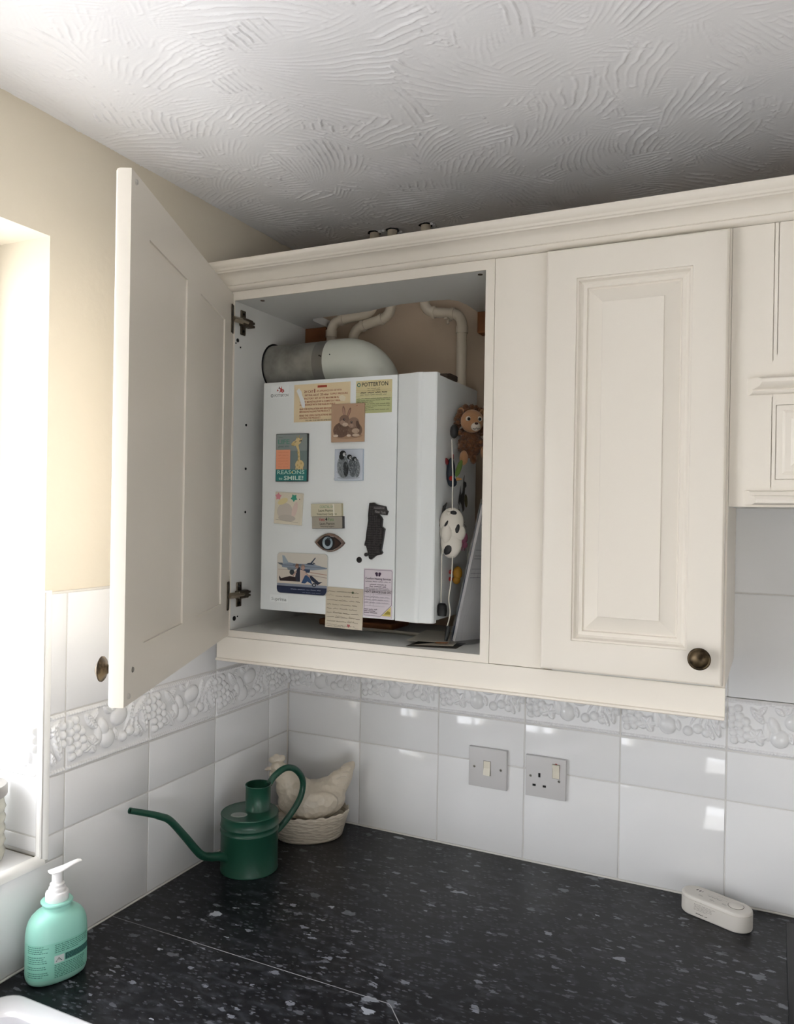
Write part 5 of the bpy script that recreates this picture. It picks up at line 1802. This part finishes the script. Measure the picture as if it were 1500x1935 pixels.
sw, t = plate('light_switch', 0.5218, 0.1872, 'square grey-white switch plate with one central rocker', 'switch')
rocker(sw, -0.001, 0.0, 0.0150, 0.0300, t, -1)
screw(sw, -0.0302, 0.0, t)
screw(sw, 0.0302, 0.0, t)
so, t = plate('power_socket', 0.6502, 0.1870, 'square grey-white power socket with three pin holes and a switch', 'socket')
rocker(so, 0.0225, 0.0165, 0.0145, 0.0290, t, 1)
screw(so, -0.0320, 0.0, t)
screw(so, 0.0290, -0.0035, t)
for x, z, wx, wz in ((-0.0130, 0.0035, 0.0046, 0.0088), (-0.0240, -0.0185, 0.0070, 0.0046), (-0.0020, -0.0185, 0.0070, 0.0046)):
    B().box((-wx / 2, -t - 0.0002, -wz / 2), (wx / 2, -t + 0.002, wz / 2), M_DARK).build('pin_hole', so, 0, (x, 0, z))
B().box((-0.0022, -t - 0.0004, -0.0006), (0.0022, -t + 0.001, 0.0006), mat('red_indicator', 'a33027', 0.4)).build('indicator', so, 0, (0.0225, 0, 0.0325))

# ================================================================== THINGS ON THE WORKTOP
# watering can
CANP = Vector((0.105, -0.299, 0.0003))
sd_ = Vector((-0.33, -0.944, 0)).normalized()
can = tag(empty('watering_can', CANP), 'dark green metal watering can with a long thin spout', 'watering can')
b = B()
R_ = 0.0587
b.lathe([(0.0, 0.0022), (R_ - 0.003, 0.0022), (R_ - 0.0015, 0.0), (R_ + 0.0006, 0.0008), (R_ + 0.0008, 0.003), (R_, 0.0045), (R_, 0.0800), (R_ + 0.0012, 0.0815), (R_ + 0.0012, 0.0835), (R_, 0.085), (R_, 0.0915), (R_ + 0.0012, 0.093), (R_ + 0.0012, 0.095), (R_, 0.0965),
         (R_, 0.1135), (R_ + 0.0008, 0.1150), (R_ - 0.0005, 0.1168), (R_ - 0.003, 0.1160), (R_ - 0.02, 0.1168), (0.0, 0.1175)], M_GREEN, 64, cap=False)
b.build('body', can, 40)
nd = -sd_ * 0.020
b = B()
b.lathe([(0.0268, 0.1160), (0.0268, 0.1205), (0.0260, 0.1215), (0.0260, 0.1650), (0.0268, 0.1660), (0.0272, 0.1675), (0.0265, 0.1688), (0.0252, 0.1680), (0.0250, 0.1640), (0.0250, 0.1200)], M_GREEN, 40, (nd.x, nd.y, 0), cap=False)
b.build('neck', can, 40)
B().lathe([(0.0, 0.1186), (0.025, 0.1186)], mat('dark_can_inside', '0b2019', 0.6), 32, (nd.x, nd.y, 0), cap=False).build('neck_floor', can)
sp = [(0.052, 0.034), (0.072, 0.044), (0.094, 0.050), (0.116, 0.062), (0.150, 0.1055), (0.183, 0.146), (0.205, 0.160), (0.221, 0.168), (0.2655, 0.1865)]
pts = spline([tuple(sd_ * d + Vector((0, 0, z))) for d, z in sp], 8)
n = len(pts)
b = B()
b.tube(pts, [0.0092 - 0.0036 * i / (n - 1) for i in range(n)], M_GREEN, 20, caps=False)
b.build('spout', can, 60)
tip = pts[-1]
td = (pts[-1] - pts[-3]).normalized()
B().tube([tip - td * 0.004, tip - td * 0.0035], 0.0050, mat('dark_can_inside', '0b2019', 0.6), 16).build('spout_mouth', can)
hp = [(0.047, 0.162), (0.062, 0.176), (0.088, 0.186), (0.113, 0.180), (0.133, 0.160), (0.139, 0.138), (0.132, 0.112), (0.110, 0.086), (0.082, 0.064), (0.058, 0.052)]
b = B()
b.tube(spline([tuple(-sd_ * d + Vector((0, 0, z))) for d, z in hp], 8), 0.0068, M_GREEN, 20)
b.build('handle', can, 60)
lp = CAM_R * -0.018 + Vector((0, 0, 0))
ldir = Vector((0.43, -0.90, 0))
b = B()
b.lathe([(0.0, 0.0012), (0.0165, 0.0012), (0.0170, 0.0)], mat('silver_badge', '9aa19b', 0.4, metal=0.4), 32, cap=False, sx=1.0, sy=0.72)
o = b.build('badge', can, 40, (lp.x + ldir.x * 0.022, lp.y + ldir.y * 0.022, 0.1166), (0, 0, 0.43))
a = Art(0.0013)
a.scribble(-0.010, 0.010, 0.001, 0.0036, '6d7873', 0.0008, 704).scribble(-0.008, 0.008, -0.005, 0.0026, '6d7873', 0.0006, 705)
a.build('lettering', o, (0, 0, 0), (-PI / 2, 0, 0))

# ceramic hen on a basket dish
M_HEN = mat('hen_glaze', 'd9cebb', 0.34, coat=0.25)
nt = M_HEN.node_tree
tc = nt.nodes.new('ShaderNodeTexCoord')
vo = nt.nodes.new('ShaderNodeTexVoronoi')
vo.inputs['Scale'].default_value = 85
bp = nt.nodes.new('ShaderNodeBump')
bp.inputs['Strength'].default_value = 0.8
bp.inputs['Distance'].default_value = 0.003
nt.links.new(tc.outputs['Object'], vo.inputs['Vector'])
nt.links.new(vo.outputs['Distance'], bp.inputs['Height'])
nt.links.new(bp.outputs[0], nt.nodes['Principled BSDF'].inputs['Normal'])
M_BASK = mat('basket_glaze', 'd9cebb', 0.36, coat=0.25)
nt = M_BASK.node_tree
tc = nt.nodes.new('ShaderNodeTexCoord')
mpn = nt.nodes.new('ShaderNodeMapping')
mpn.inputs['Scale'].default_value = (1, 1, 3.2)
vo = nt.nodes.new('ShaderNodeTexVoronoi')
vo.inputs['Scale'].default_value = 60
bp = nt.nodes.new('ShaderNodeBump')
bp.inputs['Strength'].default_value = 0.7
bp.inputs['Distance'].default_value = 0.0025
nt.links.new(tc.outputs['Object'], mpn.inputs[0])
nt.links.new(mpn.outputs[0], vo.inputs['Vector'])
nt.links.new(vo.outputs['Distance'], bp.inputs['Height'])
nt.links.new(bp.outputs[0], nt.nodes['Principled BSDF'].inputs['Normal'])
hen = tag(empty('hen_dish', (0.130, -0.103, 0.0003), math.atan2(0.61, 0.79)), 'ivory ceramic hen sitting on a basket dish in the corner', 'ceramic hen')
b = B()


def wav(x, y, z, an, i):
    if 3 <= i <= 6:
        z += 0.0016 * math.sin(an * 22) + 0.0010 * math.sin(an * 13 + 1)
        x *= 1 + 0.010 * math.sin(an * 22)
        y *= 1 + 0.010 * math.sin(an * 22)
    return x, y, z


b.lathe([(0.0, 0.0), (0.80, 0.0), (0.84, 0.004), (0.985, 0.052), (1.0, 0.056), (0.985, 0.0605), (0.945, 0.058), (0.90, 0.045), (0.0, 0.04)], M_BASK, 96, sx=0.090, sy=0.064, cap=False, f=wav)
b.build('basket', hen, 60)


def lump(name, parent, balls, m, voxel, smooth_it):
    b = B()
    for c, r_, ry in balls:
        b.ball(c, r_, m, 3, Matrix.Rotation(ry, 4, 'Y'))
    o = b.build(name, parent, 0)
    md = o.modifiers.new('remesh', 'REMESH')
    md.mode = 'VOXEL'
    md.voxel_size = voxel
    md.use_smooth_shade = True
    sm = o.modifiers.new('smooth', 'SMOOTH')
    sm.iterations = smooth_it
    sm.factor = 0.5
    return o


lump('hen_body', hen, [((0.004, 0, 0.082), (0.078, 0.052, 0.044), 0), ((-0.030, 0, 0.094), (0.040, 0.042, 0.044), 0.3), ((-0.052, 0, 0.120), (0.026, 0.026, 0.036), 0.25), ((-0.066, 0, 0.146), (0.0195, 0.019, 0.024), 0.15),
                       ((-0.074, 0, 0.160), (0.0165, 0.0150, 0.0155), 0), ((0.034, 0, 0.102), (0.042, 0.032, 0.028), -0.30), ((0.058, 0, 0.108), (0.028, 0.0230, 0.042), 0.45), ((0.074, 0, 0.122), (0.020, 0.0180, 0.044), 0.40), ((0.089, 0, 0.146), (0.0105, 0.0125, 0.022), 0.55),
                       ((0.010, -0.040, 0.082), (0.050, 0.014, 0.030), -0.15), ((0.010, 0.040, 0.082), (0.050, 0.014, 0.030), -0.15)], M_HEN, 0.0028, 5)
lump('comb', hen, [((-0.066, 0, 0.179), (0.0095, 0.0045, 0.0085), 0), ((-0.078, 0, 0.182), (0.0085, 0.0045, 0.0080), 0), ((-0.088, 0, 0.177), (0.0070, 0.0045, 0.0075), 0), ((-0.076, 0, 0.174), (0.015, 0.0045, 0.007), 0)], M_CERAM, 0.0015, 3)
lump('beak', hen, [((-0.092, 0, 0.157), (0.0085, 0.0050, 0.0042), 0.25), ((-0.099, 0, 0.155), (0.0050, 0.0030, 0.0026), 0.3)], M_CERAM, 0.0012, 2)
for y in (-0.0045, 0.0045):
    B().ball((-0.088, y, 0.1425), (0.0062, 0.0042, 0.0085), M_CERAM, 2).build('wattle', hen, 60)
for y in (-0.0142, 0.0142):
    B().ball((-0.080, y, 0.161), (0.0030, 0.0016, 0.0030), M_CERAM, 2).build('eye', hen, 60)
for k in range(5):
    zz = 0.110 + 0.012 * k
    B().tube(spline([(0.048 + 0.005 * k, -0.0225 + 0.0018 * k, zz - 0.002), (0.066 + 0.0045 * k, -0.0205 + 0.0018 * k, zz + 0.001), (0.080 + 0.0035 * k, -0.0165 + 0.0012 * k, zz - 0.004)], 5), 0.0014, M_CERAM, 8).build('tail_feather', hen, 60)

# mint soap bottle
bot = tag(empty('soap_bottle', (0.0575, -0.7460, 0.0003), math.atan2(0.94, 0.35)), 'mint green pump soap bottle beside the sink', 'soap bottle')
AX, AY = 0.0462, 0.0322


def sup(prof, m, n=64, pw=2.35):
    """superellipse sections (scale, z)"""
    b = B()
    loops = []
    for sx_, sy_, z in prof:
        lp_ = []
        for k in range(n):
            an = 2 * PI * k / n
            c, s_ = math.cos(an), math.sin(an)
            p_ = 2.0 / pw
            lp_.append((sx_ * math.copysign(abs(c) ** p_, c), sy_ * math.copysign(abs(s_) ** p_, s_), z))
        loops.append(lp_)
    loft(b, [[(0, 0, prof[0][2])] * n] + loops, m)
    return b


prof = [(AX * 0.86, AY * 0.82, 0.0), (AX * 0.95, AY * 0.93, 0.003), (AX * 0.985, AY * 0.98, 0.008), (AX, AY, 0.014), (AX, AY, 0.076), (AX * 0.992, AY * 0.99, 0.083), (AX * 0.965, AY * 0.97, 0.092), (AX * 0.91, AY * 0.93, 0.1005), (AX * 0.82, AY * 0.87, 0.1075),
        (AX * 0.68, AY * 0.79, 0.1130), (AX * 0.53, AY * 0.70, 0.1160), (0.0215, 0.0208, 0.1185), (0.0205, 0.0202, 0.1225), (0.0212, 0.0210, 0.1255), (0.0232, 0.0230, 0.1275), (0.0236, 0.0234, 0.1295), (0.0225, 0.0223, 0.1312), (0.0190, 0.0190, 0.1315)]
sup(prof, M_MINT).build('bottle_body', bot, 50)
b = B()
b.lathe([(0.0168, 0.1305), (0.0175, 0.1315), (0.0175, 0.1435), (0.0166, 0.1455), (0.0132, 0.1465), (0.0124, 0.1485), (0.0130, 0.1505), (0.0124, 0.1530), (0.0108, 0.1545), (0.0110, 0.1590), (0.0092, 0.1605), (0.0082, 0.1612), (0.0080, 0.1800), (0.0, 0.1802)], M_PUMP, 40, cap=False)
b.build('pump_collar', bot, 40)
b = B()
hx = [(-0.0120, 0.1815), (0.0, 0.1812), (0.012, 0.1830), (0.023, 0.1862), (0.033, 0.1878), (0.0375, 0.1868)]
loops = []
for i, (x, z) in enumerate(hx):
    wy, wz = [(0.0080, 0.0020), (0.0105, 0.0030), (0.0080, 0.0034), (0.0060, 0.0030), (0.0052, 0.0027), (0.0042, 0.0022)][i]
    loops.append([(x, wy * math.cos(2 * PI * k / 16), z + wz * math.sin(2 * PI * k / 16)) for k in range(16)])
loft(b, [[(hx[0][0] - 0.002, 0, hx[0][1])] * 16] + loops, M_PUMP)
b.build('pump_head', bot, 60)
bot.scale = (1, 1, 0.91)


# wrap-round label on the face towards the room
def on_bottle(u, d, z):
    """u = arc position (angle from the -y side), d = negative offset, z height"""
    an = -PI / 2 + u
    p_ = 2.0 / 2.35
    c, s_ = math.cos(an), math.sin(an)
    k = 1 + (-d) / 0.04
    return (AX * k * math.copysign(abs(c) ** p_, c), AY * k * math.copysign(abs(s_) ** p_, s_), z)


b = B()
nu = 48
U0, U1, LZ0, LZ1 = -1.60, 1.60, 0.0125, 0.0735
for i in range(nu):
    u0, u1 = U0 + (U1 - U0) * i / nu, U0 + (U1 - U0) * (i + 1) / nu
    b.add([on_bottle(u0, -0.0003, LZ0), on_bottle(u1, -0.0003, LZ0), on_bottle(u1, -0.0003, LZ1), on_bottle(u0, -0.0003, LZ1)], [[0, 1, 2, 3]], M_LABEL)
lab = b.build('label', bot, 0, fix=False)
for p_ in lab.data.polygons:
    p_.use_smooth = True
a = Art(0.0005, 0.00002)


def strip(x0, x1, z, h, col):
    n = max(1, int((x1 - x0) / 0.08))
    for k in range(n):
        xa, xb = x0 + (x1 - x0) * k / n, x0 + (x1 - x0) * (k + 1) / n
        a.b.add([(xa, -a.d, z), (xb, -a.d, z), (xb, -a.d, z + h), (xa, -a.d, z + h)], [[0, 1, 2, 3]], flat(col))


def dashes(x0, x1, z, h, col, seed):
    r_ = random.Random(seed)
    x = x0
    while x < x1 - 0.02:
        L = min(r_.uniform(0.03, 0.12), x1 - x)
        strip(x, x + L, z, h, col)
        x += L + 0.018


INK = '3f7d70'
for k in range(16):
    z = 0.0695 - 0.0034 * k
    if k in (4, 9, 12):
        continue
    dashes(-1.38, -0.42 - 0.25 * random.Random(k).random(), z, 0.0012, INK, k)
a.d += 0.00006
for k in range(5):
    dashes(-0.25, 0.95 - (0.5 if k == 4 else 0), 0.0690 - 0.0032 * k, 0.0011, INK, 60 + k)
for k in range(8):
    dashes(-0.25, 0.85 - 0.3 * random.Random(k + 7).random(), 0.0345 - 0.0029 * k, 0.0011, INK, 80 + k)
strip(0.02, 1.12, 0.0400, 0.0110, '1d5650')
a.d += 0.00006
for k in range(4):
    dashes(0.06, 1.05, 0.0488 - 0.0025 * k, 0.0008, '5f9a90', 120 + k)
strip(-0.26, 0.00, 0.0385, 0.0125, 'd3dedb')
a.d += 0.00006
a.poly([(-0.22, 0.0410), (-0.04, 0.0410), (-0.13, 0.0478)], '4d5553')
a.poly([(-0.19, 0.0418), (-0.07, 0.0418), (-0.13, 0.0465)], 'd3dedb')
a.rect(-0.137, 0.0425, -0.123, 0.0452, '4d5553')
strip(1.18, 1.30, 0.014, 0.058, 'a9c9c0')
a.build('lettering', lab, f=on_bottle)

# carbon monoxide alarm lying flat
al = tag(empty('carbon_monoxide_alarm', (0.9915, -0.0705, 0.0003), -0.392), 'white oblong alarm with printed top lying on the worktop at the right', 'alarm')


def stad(L, W, n=20):
    out = []
    for k in range(2 * n):
        an = -PI / 2 + PI * k / (n - 1) if k < n else PI / 2 + PI * (k - n) / (n - 1)
        cx = (L - W) if k < n else -(L - W)
        out.append((cx + W * math.cos(an), W * math.sin(an)))
    return out


b = B()
loops = []
AL, AW = 0.0652, 0.0262
for ins, z in ((0.0018, 0.0), (0.0004, 0.0015), (0.0, 0.004), (0.0, 0.0285), (0.0009, 0.0287), (0.0009, 0.0293), (0.0, 0.0296), (0.0003, 0.0325), (0.0014, 0.0345), (0.0035, 0.0355), (0.006, 0.0357)):
    loops.append([(x, y, z) for x, y in stad(AL - ins, AW - ins)])
loft(b, [[(0, 0, 0)] * len(loops[0])] + loops, mat('warm_white_abs', 'd9d4cc', 0.45))
b.build('shell', al, 30)
M_AL = mat('warm_white_abs', 'd9d4cc', 0.45)
B().lathe([(0.0128, 0.0), (0.0128, 0.0016), (0.0118, 0.0022), (0.0, 0.0024)], M_AL, 32, (0.036, 0.001, 0.0350), cap=False).build('test_button', al, 40)
B().lathe([(0.0130, 0.0), (0.0138, 0.0), (0.0138, 0.0004), (0.0130, 0.0004)], mat('button_gap', '6d675f', 0.7), 32, (0.036, 0.001, 0.0356), cap=False).build('button_gap', al)
for k, (x, h_) in enumerate(((-0.040, 0.0062), (-0.0345, 0.0070), (-0.0295, 0.0048))):
    o = B().ball((0, 0, 0), (0.0013 if k < 2 else 0.0006, h_ * 0.5, 0.0003), M_DARK, 2, Matrix.Rotation(-0.35, 4, 'Z')).build('sounder_slot', al, 60, (x, 0.006, 0.0357))
a = Art(0.0001)
a.scribble(-0.016, 0.018, -0.0015, 0.0050, '5d5852', 0.0009, 711).scribble(-0.004, 0.016, 0.0120, 0.0016, '8a857d', 0.0005, 712)
a.line([(-0.020, 0.0045), (0.018, 0.0035)], 0.0004, '8a857d')
for x, z in ((-0.025, -0.0105), (-0.002, -0.0130), (0.020, -0.0110)):
    a.scribble(x - 0.0045, x + 0.0045, z + 0.0010, 0.0016, '6b665f', 0.0006, 713).scribble(x - 0.0045, x + 0.0045, z - 0.0016, 0.0016, '6b665f', 0.0006, 714)
a.build('lettering', al, (0, 0, 0.0357), (-PI / 2, 0, 0))
a = Art(0.0002)
for k, (z, w_) in enumerate(((0.0240, 0.040), (0.0216, 0.036), (0.0192, 0.034), (0.0168, 0.034), (0.0144, 0.026))):
    a.scribble(-0.030, -0.030 + w_, z, 0.0013, '7d766d', 0.0005, 600 + k)
a.scribble(-0.026, -0.004, 0.0075, 0.0030, '3b3733', 0.0010, 715)
a.build('side_lettering', al, (0, -AW, 0), (0, 0, 0))

# jar with a lid on the window sill
jar = tag(empty('storage_jar', (-0.0755, -0.7865, WIN_Z0 + 0.0003)), 'ribbed glass jar with a grey lid on the window sill', 'jar')
M_JAR = mat('cloudy_ribbed_glass', 'c9c7b8', 0.25, coat=0.4, bump=(60, 0.4, 0.003))
b = B()
b.lathe([(0.0, 0.0), (0.034, 0.0), (0.037, 0.004)] + [(0.0385 + 0.0016 * math.sin(k * 1.9), 0.010 + 0.0055 * k) for k in range(17)] + [(0.036, 0.106), (0.0, 0.107)], M_JAR, 48, cap=False)
b.build('glass', jar, 60)
B().lathe([(0.0, 0.106), (0.0405, 0.106), (0.0420, 0.108), (0.0420, 0.122), (0.0405, 0.1245), (0.0, 0.1248)], mat('grey_lid', 'a5a19b', 0.4), 48, cap=False).build('lid', jar, 40)
